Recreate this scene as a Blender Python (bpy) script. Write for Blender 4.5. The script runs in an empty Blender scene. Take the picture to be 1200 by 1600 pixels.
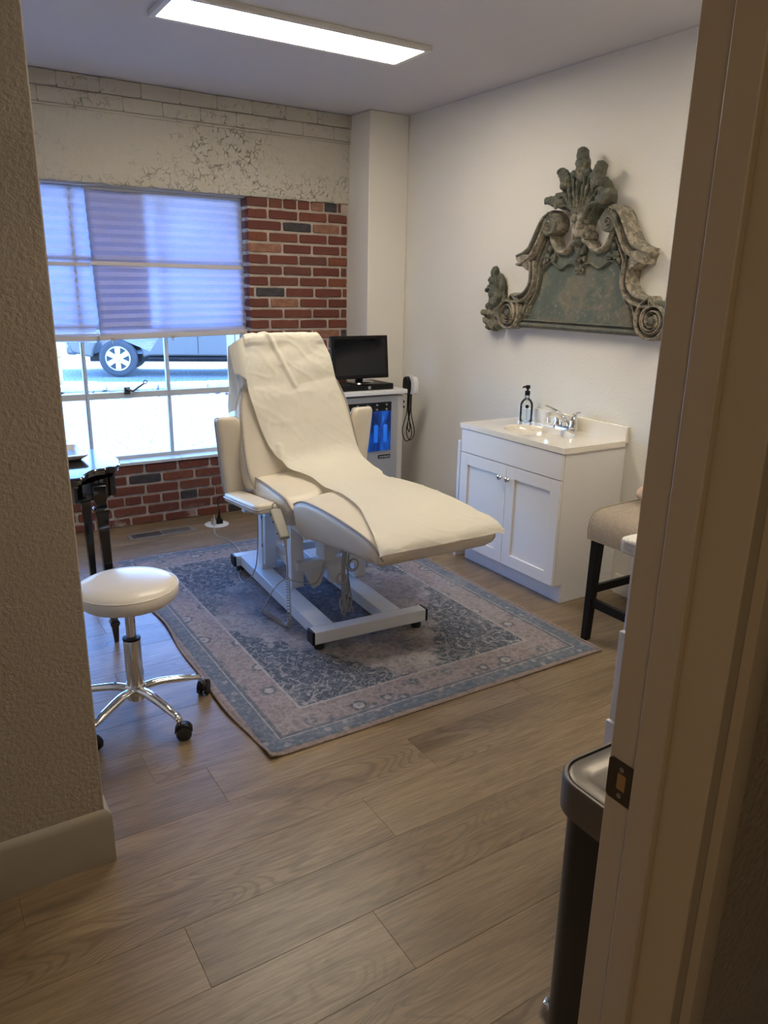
import bpy, bmesh, math, random
from mathutils import Vector, Matrix, noise
from math import sin, cos, pi, radians
random.seed(7)
SC = bpy.context.scene
COL = SC.collection

# ------------------------------------------------------------------ camera
cam_d = bpy.data.cameras.new('camera'); cam = bpy.data.objects.new('camera', cam_d); COL.objects.link(cam)
cam_d.sensor_fit = 'VERTICAL'; cam_d.sensor_height = 32.0; cam_d.lens = 1175.0 / 1600 * 32.0
Rr = (0.84731, -0.53074, 0.01924); Ru = (0.1362, 0.25216, 0.95805); Rf = (0.51333, 0.80915, -0.28595)
cam.matrix_world = Matrix(((Rr[0], Ru[0], -Rf[0], 0.0), (Rr[1], Ru[1], -Rf[1], 0.0), (Rr[2], Ru[2], -Rf[2], 1.5), (0, 0, 0, 1)))
cam_d.clip_start = 0.02; cam_d.clip_end = 200
SC.camera = cam

# ------------------------------------------------------------------ world, sun, exposure
SC.view_settings.view_transform = 'Standard'; SC.view_settings.look = 'None'
SC.view_settings.gamma = 1.0; SC.view_settings.use_curve_mapping = False
SC.view_settings.exposure = 0.74
W = bpy.data.worlds.new('sky'); SC.world = W; W.use_nodes = True
wn = W.node_tree.nodes; bg = wn['Background']
sky = wn.new('ShaderNodeTexSky'); sky.sky_type = 'NISHITA'; sky.sun_disc = False
sky.sun_elevation = radians(52); sky.sun_rotation = radians(82); sky.air_density = 0.7; sky.dust_density = 0.0; sky.ozone_density = 4.0
tint = wn.new('ShaderNodeMix'); tint.data_type = 'RGBA'; tint.blend_type = 'MULTIPLY'; tint.inputs[0].default_value = 1.0; tint.inputs[7].default_value = (0.70, 0.88, 1.13, 1)
W.node_tree.links.new(sky.outputs[0], tint.inputs[6]); W.node_tree.links.new(tint.outputs[2], bg.inputs[0]); bg.inputs[1].default_value = 1.9
sun_d = bpy.data.lights.new('sun', 'SUN'); sun_d.energy = 7.0; sun_d.angle = radians(0.6); sun_d.color = (1.0, 0.96, 0.9)
sun = bpy.data.objects.new('sun', sun_d); COL.objects.link(sun)
sun.rotation_euler = Vector((-0.74, -0.10, -0.66)).to_track_quat('-Z', 'Y').to_euler(); sun.location = (12, 8, 12)
PANEL_STRENGTH = 16.0
PANEL_COL = (1.0, 0.895, 0.725)
HALL_W = 6.3

# ------------------------------------------------------------------ materials
def inp(n, k, v):
    if k in n.inputs: n.inputs[k].default_value = v
def pmat(name, col, rough=0.5, metal=0.0, bump=0.0, bscale=100.0, var=0.0, vscale=5.0, spec=0.5, coat=0.0, emit=None, sheen=0.0, sss=0.0, rand=0.0):
    m = bpy.data.materials.new(name); m.use_nodes = True; nt = m.node_tree; N = nt.nodes; L = nt.links
    b = N['Principled BSDF']; b.inputs['Base Color'].default_value = (*col, 1); b.inputs['Roughness'].default_value = rough
    b.inputs['Metallic'].default_value = metal; inp(b, 'Specular IOR Level', spec); inp(b, 'Coat Weight', coat); inp(b, 'Sheen Weight', sheen)
    if sss: inp(b, 'Subsurface Weight', sss); inp(b, 'Subsurface Radius', (0.02, 0.01, 0.006))
    tc = N.new('ShaderNodeTexCoord')
    if var > 0 or rand > 0:
        nz = N.new('ShaderNodeTexNoise'); nz.inputs['Scale'].default_value = vscale; nz.inputs['Detail'].default_value = 5
        L.new(tc.outputs['Object'], nz.inputs['Vector'])
        mr = N.new('ShaderNodeMapRange'); mr.inputs[1].default_value = 0.3; mr.inputs[2].default_value = 0.7
        mr.inputs[3].default_value = 1 - var; mr.inputs[4].default_value = 1 + var
        L.new(nz.outputs[0], mr.inputs[0])
        out = mr.outputs[0]
        if rand > 0:
            oi = N.new('ShaderNodeObjectInfo'); m2 = N.new('ShaderNodeMapRange'); m2.inputs[3].default_value = 1 - rand; m2.inputs[4].default_value = 1 + rand
            L.new(oi.outputs['Random'], m2.inputs[0]); mm = N.new('ShaderNodeMath'); mm.operation = 'MULTIPLY'
            L.new(out, mm.inputs[0]); L.new(m2.outputs[0], mm.inputs[1]); out = mm.outputs[0]
        hsv = N.new('ShaderNodeHueSaturation'); hsv.inputs['Color'].default_value = (*col, 1); L.new(out, hsv.inputs['Value'])
        L.new(hsv.outputs[0], b.inputs['Base Color'])
    if bump > 0:
        n2 = N.new('ShaderNodeTexNoise'); n2.inputs['Scale'].default_value = bscale; n2.inputs['Detail'].default_value = 3
        L.new(tc.outputs['Object'], n2.inputs['Vector'])
        bp = N.new('ShaderNodeBump'); bp.inputs['Strength'].default_value = bump; bp.inputs['Distance'].default_value = 0.005
        L.new(n2.outputs[0], bp.inputs['Height']); L.new(bp.outputs[0], b.inputs['Normal'])
    if emit: inp(b, 'Emission Color', (*emit[:3], 1)); inp(b, 'Emission Strength', emit[3])
    return m
class NT:  # tiny node helper
    def __init__(s, m): s.m = m; s.N = m.node_tree.nodes; s.L = m.node_tree.links
    def n(s, t, **kw):
        x = s.N.new(t)
        for k, v in kw.items(): setattr(x, k, v)
        return x
    def l(s, a, b): s.L.new(a, b)
    def math(s, op, a, b=None, c=None):
        x = s.n('ShaderNodeMath', operation=op)
        for i, v in enumerate((a, b, c)):
            if v is None: continue
            if isinstance(v, (int, float)): x.inputs[i].default_value = v
            else: s.l(v, x.inputs[i])
        return x.outputs[0]
    def mix(s, f, a, b, bt='MIX'):
        x = s.n('ShaderNodeMix', data_type='RGBA', blend_type=bt); 
        if isinstance(f, (int, float)): x.inputs[0].default_value = f
        else: s.l(f, x.inputs[0])
        for i, v in ((6, a), (7, b)):
            if isinstance(v, tuple): x.inputs[i].default_value = (*v, 1)
            else: s.l(v, x.inputs[i])
        return x.outputs[2]
    def noise(s, vec, scale, detail=4, rough=0.5, dist=0.0):
        x = s.n('ShaderNodeTexNoise'); x.inputs['Scale'].default_value = scale; x.inputs['Detail'].default_value = detail
        x.inputs['Roughness'].default_value = rough; x.inputs['Distortion'].default_value = dist; s.l(vec, x.inputs['Vector']); return x.outputs[0]
    def step(s, v, lo, hi, a=0.0, b=1.0):
        x = s.n('ShaderNodeMapRange'); 
        for i, q in enumerate((lo, hi, a, b)): x.inputs[i + 1].default_value = q
        s.l(v, x.inputs[0]); return x.outputs[0]
    def ramp(s, v, stops):
        x = s.n('ShaderNodeValToRGB'); e = x.color_ramp.elements
        while len(e) < len(stops): e.new(0.5)
        for i, (p, c) in enumerate(stops): e[i].position = p; e[i].color = (*c, 1)
        s.l(v, x.inputs[0]); return x.outputs[0]

M = {}
M['ceiling'] = pmat('ceiling_paint', (0.62, 0.60, 0.60), 0.9, bump=0.05, bscale=60)
M['wall'] = pmat('orange_peel_wall_paint', (0.76, 0.725, 0.65), 0.62, bump=0.4, bscale=95)
M['wall_greige'] = pmat('greige_orange_peel_paint', (0.42, 0.36, 0.29), 0.7, bump=0.6, bscale=105)
M['trim'] = pmat('semi_gloss_trim_paint', (0.74, 0.70, 0.62), 0.35, bump=0.03, bscale=30)
M['trim_tan'] = pmat('tan_baseboard_paint', (0.37, 0.32, 0.25), 0.4)
M['trim_beige'] = pmat('beige_door_frame_paint', (0.62, 0.53, 0.40), 0.4, bump=0.02, bscale=30)
M['mortar'] = pmat('mortar', (0.46, 0.39, 0.33), 0.95, bump=0.8, bscale=120, var=0.2, vscale=15)
M['white_cab'] = pmat('white_cabinet_paint', (0.80, 0.78, 0.76), 0.38)
M['vinyl'] = pmat('ivory_vinyl', (0.74, 0.67, 0.55), 0.38, bump=0.12, bscale=220, var=0.03, vscale=6)
M['piping'] = pmat('grey_piping', (0.36, 0.34, 0.33), 0.4)
M['paper'] = None
M['steel_white'] = pmat('white_powder_coat', (0.72, 0.74, 0.75), 0.35)
M['black_plastic'] = pmat('black_plastic', (0.007, 0.007, 0.008), 0.4, spec=0.25)
M['rubber'] = pmat('black_rubber', (0.02, 0.02, 0.022), 0.6)
M['chrome'] = pmat('chrome', (0.80, 0.80, 0.80), 0.08, metal=1.0)
M['brushed'] = pmat('brushed_steel', (0.42, 0.41, 0.40), 0.32, metal=1.0, var=0.06, vscale=40)
M['dark_metal'] = pmat('oiled_bronze', (0.11, 0.09, 0.07), 0.4, metal=0.85)
M['black_lacquer'] = pmat('black_lacquer', (0.012, 0.012, 0.014), 0.12, coat=1.0, bump=0.01, bscale=20)
M['black_wood'] = pmat('black_stained_wood', (0.007, 0.006, 0.006), 0.4, bump=0.1, bscale=60, spec=0.3)
M['grey_plastic'] = pmat('grey_putty_plastic', (0.42, 0.40, 0.34), 0.4)
M['white_plastic'] = pmat('white_plastic', (0.78, 0.78, 0.78), 0.3)
M['cord_grey'] = pmat('grey_cord', (0.40, 0.38, 0.34), 0.45)
M['marble_top'] = pmat('cultured_marble', (0.86, 0.81, 0.71), 0.12, coat=0.6)
M['porcelain'] = pmat('cream_ceramic', (0.70, 0.66, 0.58), 0.25)
M['bluepaper'] = pmat('blue_paper', (0.30, 0.50, 0.78), 0.6)
M['window_frame'] = pmat('painted_steel_window', (0.60, 0.62, 0.62), 0.45, bump=0.2, bscale=60)
M['led_frame'] = pmat('white_light_frame', (0.72, 0.71, 0.69), 0.4)
M['led'] = pmat('led_diffuser', (0.9, 0.9, 0.9), 0.5, emit=(*PANEL_COL, PANEL_STRENGTH))
M['truck_paint'] = pmat('grey_car_paint', (0.115, 0.11, 0.105), 0.3, coat=0.3)
M['tire'] = pmat('tire_rubber', (0.05, 0.05, 0.055), 0.8, bump=0.3, bscale=40)
M['alloy'] = pmat('alloy_rim', (0.62, 0.62, 0.64), 0.3, metal=0.6)
M['car_glass'] = pmat('tinted_car_glass', (0.02, 0.025, 0.03), 0.05)
M['grille'] = pmat('vent_metal', (0.30, 0.27, 0.23), 0.45, metal=0.4)
M['pink_cloth'] = pmat('pinkish_beige_cloth', (0.60, 0.42, 0.30), 0.85, bump=0.3, bscale=90, var=0.15, vscale=30)
M['wood_block'] = pmat('wood_post', (0.45, 0.28, 0.12), 0.7)
M['lightwood'] = pmat('pale_board', (0.5, 0.5, 0.52), 0.5)
M['screen'] = pmat('dark_screen', (0.004, 0.005, 0.007), 0.05, spec=0.45)
M['console_grey'] = pmat('grey_console', (0.36, 0.37, 0.40), 0.4)
M['console_light'] = pmat('console_light_grey', (0.58, 0.56, 0.52), 0.4)
M['silver'] = pmat('silver_plastic', (0.5, 0.5, 0.52), 0.25, metal=0.7)
M['letter'] = pmat('lettering_white', (0.75, 0.75, 0.75), 0.5)

def mk_paper():
    m = bpy.data.materials.new('crepe_exam_paper'); m.use_nodes = True; t = NT(m)
    b = t.N['Principled BSDF']; b.inputs['Base Color'].default_value = (0.85, 0.81, 0.70, 1); b.inputs['Roughness'].default_value = 0.5
    inp(b, 'Specular IOR Level', 0.35)
    tr = t.n('ShaderNodeBsdfTranslucent'); tr.inputs[0].default_value = (0.86, 0.84, 0.76, 1)
    tc = t.n('ShaderNodeTexCoord'); n1 = t.noise(tc.outputs['Object'], 16, 4, 0.6, 1.2); n2 = t.noise(tc.outputs['Object'], 140, 2)
    h = t.math('ADD', t.math('MULTIPLY', n1, 1.0), t.math('MULTIPLY', n2, 0.06))
    bp = t.n('ShaderNodeBump'); bp.inputs['Strength'].default_value = 0.18; bp.inputs['Distance'].default_value = 0.008; t.l(h, bp.inputs['Height'])
    t.l(bp.outputs[0], b.inputs['Normal']); t.l(bp.outputs[0], tr.inputs['Normal'])
    mx = t.n('ShaderNodeMixShader'); mx.inputs[0].default_value = 0.22; t.l(b.outputs[0], mx.inputs[1]); t.l(tr.outputs[0], mx.inputs[2])
    t.l(mx.outputs[0], t.N['Material Output'].inputs[0]); return m
M['paper'] = mk_paper()

def mk_shade():
    m = bpy.data.materials.new('pleated_paper_shade'); m.use_nodes = True; t = NT(m)
    b = t.N['Principled BSDF']; b.inputs['Base Color'].default_value = (0.70, 0.69, 0.74, 1); b.inputs['Roughness'].default_value = 0.9
    tr = t.n('ShaderNodeBsdfTranslucent'); tc = t.n('ShaderNodeTexCoord')
    n1 = t.noise(tc.outputs['Object'], 60, 3, 0.7); n2 = t.noise(tc.outputs['Object'], 3.0, 2)
    v = t.math('ADD', t.math('MULTIPLY', n1, 0.35), t.math('MULTIPLY', n2, 0.35))
    c = t.ramp(v, [(0.25, (0.60, 0.62, 0.76)), (0.5, (0.76, 0.79, 0.92))]); t.l(c, tr.inputs[0])  # white paper; the blue of the skylight is painted into this tint
    mx = t.n('ShaderNodeMixShader'); mx.inputs[0].default_value = 0.55; t.l(b.outputs[0], mx.inputs[1]); t.l(tr.outputs[0], mx.inputs[2])
    t.l(mx.outputs[0], t.N['Material Output'].inputs[0]); return m
M['shade'] = mk_shade()
M['shade_strip'] = pmat('opaque_shade_fold', (0.60, 0.56, 0.56), 0.8)

def mk_glass(name, col=(0.93, 0.96, 0.97), refl=0.6):
    m = bpy.data.materials.new(name); m.use_nodes = True; t = NT(m); t.N.remove(t.N['Principled BSDF'])
    tr = t.n('ShaderNodeBsdfTransparent'); tr.inputs[0].default_value = (*col, 1); g = t.n('ShaderNodeBsdfGlossy'); g.inputs['Roughness'].default_value = 0.02
    f = t.n('ShaderNodeFresnel'); f.inputs[0].default_value = 1.45; mx = t.n('ShaderNodeMixShader')
    t.l(t.math('MULTIPLY', f.outputs[0], refl), mx.inputs[0]); t.l(tr.outputs[0], mx.inputs[1]); t.l(g.outputs[0], mx.inputs[2])
    t.l(mx.outputs[0], t.N['Material Output'].inputs[0]); return m
M['glass'] = mk_glass('window_glass')
M['bottle'] = mk_glass('bottle_glass', (0.955, 0.97, 0.97), 1.3)
M['soap'] = mk_glass('soap_liquid', (0.90, 0.94, 0.95), 0.4)

def mk_brick():
    m = bpy.data.materials.new('old_red_brick'); m.use_nodes = True; t = NT(m); b = t.N['Principled BSDF']
    oi = t.n('ShaderNodeObjectInfo'); tc = t.n('ShaderNodeTexCoord'); geo = t.n('ShaderNodeNewGeometry')
    base = t.ramp(oi.outputs['Random'], [(0.0, (0.13, 0.038, 0.026)), (0.25, (0.185, 0.053, 0.032)), (0.5, (0.145, 0.042, 0.029)), (0.75, (0.225, 0.074, 0.038)), (1.0, (0.12, 0.048, 0.038))])
    n1 = t.noise(geo.outputs['Position'], 35, 5, 0.6); n2 = t.noise(geo.outputs['Position'], 260, 3, 0.7)
    c = t.mix(t.step(n1, 0.35, 0.65, 0, 0.55), base, (0.12, 0.035, 0.025)); c = t.mix(t.step(n2, 0.64, 0.72), c, (0.42, 0.33, 0.26))
    # old whitewash near the floor
    sp = t.n('ShaderNodeSeparateXYZ'); t.l(geo.outputs['Position'], sp.inputs[0])
    w = t.math('MULTIPLY', t.step(sp.outputs[2], 0.10, 0.0), t.step(t.noise(geo.outputs['Position'], 9, 6, 0.7), 0.5, 0.6))
    c = t.mix(t.math('MULTIPLY', w, 0.7), c, (0.5, 0.44, 0.38)); t.l(c, b.inputs['Base Color']); b.inputs['Roughness'].default_value = 0.85
    bp = t.n('ShaderNodeBump'); bp.inputs['Strength'].default_value = 0.7; bp.inputs['Distance'].default_value = 0.004
    t.l(t.math('ADD', n1, t.math('MULTIPLY', n2, 0.4)), bp.inputs['Height']); t.l(bp.outputs[0], b.inputs['Normal']); return m
M['brick'] = mk_brick()
M['dark_brick'] = pmat('burnt_brick', (0.05, 0.045, 0.05), 0.8, bump=0.7, bscale=80, var=0.35, vscale=30)
M['tan_brick'] = pmat('tan_brick', (0.27, 0.13, 0.08), 0.85, bump=0.7, bscale=80, var=0.3, vscale=30)

def mk_plaster():
    m = bpy.data.materials.new('cracked_painted_plaster'); m.use_nodes = True; t = NT(m); b = t.N['Principled BSDF']
    geo = t.n('ShaderNodeNewGeometry'); P = geo.outputs['Position']
    sp = t.n('ShaderNodeSeparateXYZ'); t.l(P, sp.inputs[0])
    big = t.noise(P, 3.2, 3, 0.5); mid = t.noise(P, 22, 6, 0.65, 0.6); fine = t.noise(P, 90, 4, 0.7)
    v = t.n('ShaderNodeTexVoronoi', feature='DISTANCE_TO_EDGE'); v.inputs['Scale'].default_value = 26
    wv = t.n('ShaderNodeVectorMath', operation='ADD'); ws = t.n('ShaderNodeVectorMath', operation='SCALE'); ws.inputs[3].default_value = 0.05
    nc = t.n('ShaderNodeTexNoise'); nc.inputs['Scale'].default_value = 30; t.l(P, nc.inputs['Vector']); t.l(nc.outputs[1], ws.inputs[0]); t.l(P, wv.inputs[0]); t.l(ws.outputs[0], wv.inputs[1]); t.l(wv.outputs[0], v.inputs['Vector'])
    crack = t.step(v.outputs[0], 0.01, 0.06, 1, 0)
    # cracked patches: where large noise is high, or near the lower right edge of the band
    right = t.math('MULTIPLY', t.step(sp.outputs[0], 1.6, 2.5), t.step(sp.outputs[2], 2.24, 2.06))
    low = t.math('MULTIPLY', t.step(sp.outputs[2], 2.10, 2.04), 0.8)
    reg = t.math('MAXIMUM', t.math('MAXIMUM', t.step(big, 0.46, 0.60), right), low)
    mask = t.math('MULTIPLY', t.math('MULTIPLY', crack, reg), t.step(mid, 0.48, 0.58))
    c = t.mix(t.math('MULTIPLY', mask, 0.6), (0.53, 0.49, 0.41), (0.07, 0.055, 0.04)); t.l(c, b.inputs['Base Color']); b.inputs['Roughness'].default_value = 0.7
    h = t.math('SUBTRACT', t.math('ADD', t.math('MULTIPLY', mid, 0.8), t.math('ADD', t.math('MULTIPLY', fine, 0.15), t.math('MULTIPLY', big, 1.6))), t.math('MULTIPLY', mask, 0.8))
    bp = t.n('ShaderNodeBump'); bp.inputs['Strength'].default_value = 0.9; bp.inputs['Distance'].default_value = 0.012; t.l(h, bp.inputs['Height']); t.l(bp.outputs[0], b.inputs['Normal']); return m
M['plaster'] = mk_plaster()

def mk_floor():
    m = bpy.data.materials.new('oak_vinyl_plank'); m.use_nodes = True; t = NT(m); b = t.N['Principled BSDF']
    tc = t.n('ShaderNodeTexCoord'); oi = t.n('ShaderNodeObjectInfo')
    off = t.n('ShaderNodeCombineXYZ'); r = oi.outputs['Random']
    t.l(t.math('MULTIPLY', r, 37.0), off.inputs[0]); t.l(t.math('MULTIPLY', r, 91.0), off.inputs[1]); t.l(t.math('MULTIPLY', r, 13.0), off.inputs[2])
    va = t.n('ShaderNodeVectorMath', operation='ADD'); t.l(tc.outputs['Object'], va.inputs[0]); t.l(off.outputs[0], va.inputs[1])
    def sc(x, y):
        mp = t.n('ShaderNodeMapping'); mp.inputs['Scale'].default_value = (x, y, 1); t.l(va.outputs[0], mp.inputs[0]); return mp.outputs[0]
    n_lo = t.noise(sc(1.4, 7), 1.0, 6, 0.62, 0.9); n_gr = t.noise(sc(7, 120), 1.0, 5, 0.7, 0.3); n_sp = t.noise(sc(40, 260), 1.0, 3, 0.6)
    # cathedral figure: contour lines of a stretched low-frequency noise
    cath = t.noise(sc(1.5, 5.5), 1.0, 1.5, 0.35, 0.9); ring = t.math('SINE', t.math('MULTIPLY', cath, 165)); ring = t.step(ring, 0.1, 1)
    ringm = t.math('MULTIPLY', t.step(t.noise(sc(0.9, 2.2), 1.0, 2), 0.46, 0.62), 0.40)
    c = t.ramp(n_lo, [(0.28, (0.225, 0.158, 0.098)), (0.44, (0.320, 0.232, 0.142)), (0.58, (0.395, 0.292, 0.180)), (0.72, (0.300, 0.198, 0.115))])
    c = t.mix(t.math('MULTIPLY', t.step(n_gr, 0.40, 0.62), 0.42), c, (0.105, 0.072, 0.046))
    c = t.mix(t.math('MULTIPLY', ring, ringm), c, (0.100, 0.060, 0.035))
    c = t.mix(t.step(n_sp, 0.55, 0.75, 0, 0.25), c, (0.38, 0.29, 0.2))
    hv = t.n('ShaderNodeHueSaturation'); t.l(t.step(r, 0, 1, 0.66, 0.83), hv.inputs['Value']); t.l(c, hv.inputs['Color']); hv.inputs['Saturation'].default_value = 1.05; t.l(hv.outputs[0], b.inputs['Base Color'])
    t.l(t.step(n_gr, 0.3, 0.7, 0.27, 0.38), b.inputs['Roughness'])
    bp = t.n('ShaderNodeBump'); bp.inputs['Strength'].default_value = 0.18; bp.inputs['Distance'].default_value = 0.002
    t.l(t.math('SUBTRACT', t.math('MULTIPLY', n_sp, 0.5), t.math('MULTIPLY', n_gr, 0.8)), bp.inputs['Height']); t.l(bp.outputs[0], b.inputs['Normal']); return m
M['floor'] = mk_floor()
M['subfloor'] = pmat('dark_subfloor', (0.03, 0.022, 0.016), 0.9)

RUG_HX, RUG_HY = 0.785, 1.065
def mk_rug():
    m = bpy.data.materials.new('distressed_persian_rug'); m.use_nodes = True; t = NT(m); b = t.N['Principled BSDF']
    tc = t.n('ShaderNodeTexCoord'); sp = t.n('ShaderNodeSeparateXYZ'); t.l(tc.outputs['Object'], sp.inputs[0])
    x = t.math('ABSOLUTE', sp.outputs[0]); y = t.math('ABSOLUTE', sp.outputs[1])
    d = t.math('MINIMUM', t.math('SUBTRACT', RUG_HX, x), t.math('SUBTRACT', RUG_HY, y))   # distance to the edge
    mv = t.n('ShaderNodeCombineXYZ'); t.l(x, mv.inputs[0]); t.l(y, mv.inputs[1]); MV = mv.outputs[0]   # mirrored coords: the pattern is symmetrical
    P = tc.outputs['Object']
    def vor(vec, s, feat='F1'):
        v = t.n('ShaderNodeTexVoronoi', feature=feat); v.inputs['Scale'].default_value = s; t.l(vec, v.inputs['Vector']); return v.outputs[0]
    cream = (0.37, 0.335, 0.32); navy = (0.038, 0.058, 0.085); blue = (0.092, 0.125, 0.165); pink = (0.235, 0.190, 0.185); rust = (0.26, 0.15, 0.125)
    wn_ = t.noise(P, 45, 4, 0.8); big = t.noise(P, 3.5, 3, 0.6); md = t.noise(P, 14, 5, 0.7)
    # field: lozenge medallion with scalloped edge
    sc1 = t.math('MULTIPLY', t.math('SINE', t.math('MULTIPLY', t.math('SUBTRACT', x, t.math('MULTIPLY', y, 0.7)), 46)), 0.03)
    loz = t.math('ADD', t.math('ADD', t.math('DIVIDE', x, 0.60), t.math('DIVIDE', y, 0.95)), t.math('ADD', sc1, t.math('MULTIPLY', t.math('SUBTRACT', md, 0.5), 0.25)))
    field = t.mix(t.step(big, 0.4, 0.6), cream, pink)
    wv = t.n('ShaderNodeTexWave', wave_type='RINGS'); wv.inputs['Scale'].default_value = 7; wv.inputs['Distortion'].default_value = 9; wv.inputs['Detail'].default_value = 2; wv.inputs['Detail Scale'].default_value = 2.0; t.l(MV, wv.inputs['Vector'])
    cn1 = t.noise(MV, 11, 2, 0.4, 1.8); cn2 = t.noise(MV, 19, 2, 0.4, 1.5)
    curl = t.math('MAXIMUM', t.step(t.math('ABSOLUTE', t.math('SUBTRACT', cn1, 0.5)), 0.016, 0.030, 1, 0), t.step(t.math('ABSOLUTE', t.math('SUBTRACT', cn2, 0.52)), 0.014, 0.024, 0.8, 0))
    fine = t.math('MULTIPLY', t.step(vor(MV, 26, 'DISTANCE_TO_EDGE'), 0.02, 0.07, 1, 0), 0.6)
    field = t.mix(t.math('MULTIPLY', t.step(vor(MV, 17), 0.2, 0.28, 1, 0), 0.5), field, blue)
    field = t.mix(t.math('MULTIPLY', fine, t.step(md, 0.5, 0.62)), field, rust)
    field = t.mix(t.math('MULTIPLY', curl, 0.40), field, (0.10, 0.10, 0.12))
    field = t.mix(t.math('MULTIPLY', t.step(t.noise(P, 6.5, 6, 0.75), 0.52, 0.62), 0.65), field, (0.075, 0.100, 0.140))
    field = t.mix(t.math('MULTIPLY', t.step(t.noise(P, 5.0, 5, 0.75), 0.40, 0.33), 0.55), field, (0.40, 0.37, 0.35))
    span = t.mix(t.math('MULTIPLY', curl, 0.75), navy, cream); span = t.mix(t.math('MULTIPLY', t.step(vor(MV, 14), 0.14, 0.2, 1, 0), 0.7), span, (0.36, 0.33, 0.31))
    c = t.mix(t.step(loz, 0.98, 1.02), field, span)
    core = t.mix(t.math('MULTIPLY', curl, 0.5), navy, rust)
    core = t.mix(t.math('MULTIPLY', t.step(vor(MV, 20), 0.2, 0.3, 1, 0), 0.5), core, cream)
    c = t.mix(t.step(loz, 0.46, 0.42), c, core)
    # borders, from inside out
    def band(lo, hi, colr):
        nonlocal c
        f = t.math('MULTIPLY', t.step(d, hi, hi - 0.002), t.step(d, lo - 0.002, lo)); c = t.mix(f, c, colr)
    flower = vor(MV, 8.5)
    bandp = t.mix(t.step(flower, 0.24, 0.34, 0.9, 0), pink, navy); bandp = t.mix(t.step(flower, 0.17, 0.22, 0.95, 0), bandp, cream); bandp = t.mix(t.step(flower, 0.06, 0.09, 0.9, 0), bandp, navy)
    bandp = t.mix(t.math('MULTIPLY', t.step(vor(MV, 30, 'DISTANCE_TO_EDGE'), 0.02, 0.08, 1, 0), 0.5), bandp, cream)
    bandb = t.mix(t.step(vor(MV, 17), 0.18, 0.26, 0.7, 0), blue, cream); bandb = t.mix(t.math('MULTIPLY', curl, 0.35), bandb, pink)
    band(0.0, 0.235, (0.36, 0.32, 0.305)); band(0.10, 0.225, bandp); band(0.085, 0.10, (0.10, 0.115, 0.14)); band(0.02, 0.08, bandb); band(-0.1, 0.02, (0.28, 0.225, 0.21))
    # distressing
    c = t.mix(t.math('MULTIPLY', t.step(wn_, 0.5, 0.58), 0.30), c, (0.36, 0.33, 0.315)); c = t.mix(t.math('MULTIPLY', t.step(wn_, 0.47, 0.40), 0.5), c, (0.10, 0.105, 0.12))
    c = t.mix(t.math('MULTIPLY', t.step(t.noise(P, 2.2, 4, 0.7), 0.52, 0.68), 0.35), c, (0.33, 0.31, 0.305))
    t.l(c, b.inputs['Base Color']); b.inputs['Roughness'].default_value = 0.9; inp(b, 'Specular IOR Level', 0.2); inp(b, 'Sheen Weight', 0.15)
    bp = t.n('ShaderNodeBump'); bp.inputs['Strength'].default_value = 0.5; bp.inputs['Distance'].default_value = 0.003; t.l(t.noise(P, 350, 2), bp.inputs['Height']); t.l(bp.outputs[0], b.inputs['Normal']); return m
M['rug'] = mk_rug()
M['rug_edge'] = pmat('rug_binding', (0.30, 0.235, 0.21), 0.9, bump=0.6, bscale=300, var=0.2, vscale=60)

def mk_patina(name, green, worn, amt):
    m = bpy.data.materials.new(name); m.use_nodes = True; t = NT(m); b = t.N['Principled BSDF']
    tc = t.n('ShaderNodeTexCoord'); P = tc.outputs['Object']; geo = t.n('ShaderNodeNewGeometry')
    n1 = t.noise(P, 7, 6, 0.65, 0.5); n2 = t.noise(P, 34, 6, 0.7); n3 = t.noise(P, 110, 4, 0.7)
    c = t.ramp(n1, [(0.3, green), (0.48, tuple(v * 1.35 for v in green)), (0.60, (0.185, 0.17, 0.12)), (0.75, (0.13, 0.135, 0.10))])
    c = t.mix(t.step(t.math('ADD', n2, t.step(n1, 0.3, 0.7, -0.08, 0.08)), 0.62 - amt, 0.68 - amt), c, worn)
    c = t.mix(t.step(n2, 0.36, 0.30, 0, 0.85), c, (0.10, 0.055, 0.032))
    c = t.mix(t.math('MULTIPLY', t.step(n3, 0.62, 0.68), t.step(n1, 0.5, 0.6)), c, (0.34, 0.15, 0.06))
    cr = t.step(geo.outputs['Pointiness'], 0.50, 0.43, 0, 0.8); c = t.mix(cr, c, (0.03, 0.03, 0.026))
    t.l(c, b.inputs['Base Color']); b.inputs['Roughness'].default_value = 0.7
    bp = t.n('ShaderNodeBump'); bp.inputs['Strength'].default_value = 1.0; bp.inputs['Distance'].default_value = 0.006
    t.l(t.math('ADD', n2, t.math('MULTIPLY', n3, 0.5)), bp.inputs['Height']); t.l(bp.outputs[0], b.inputs['Normal']); return m
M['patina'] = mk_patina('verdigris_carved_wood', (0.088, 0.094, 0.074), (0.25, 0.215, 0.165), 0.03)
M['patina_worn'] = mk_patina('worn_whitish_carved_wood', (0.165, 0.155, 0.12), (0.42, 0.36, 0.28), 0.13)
M['patina_panel'] = mk_patina('verdigris_flat_panel', (0.082, 0.100, 0.080), (0.22, 0.20, 0.145), 0.06)

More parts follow.
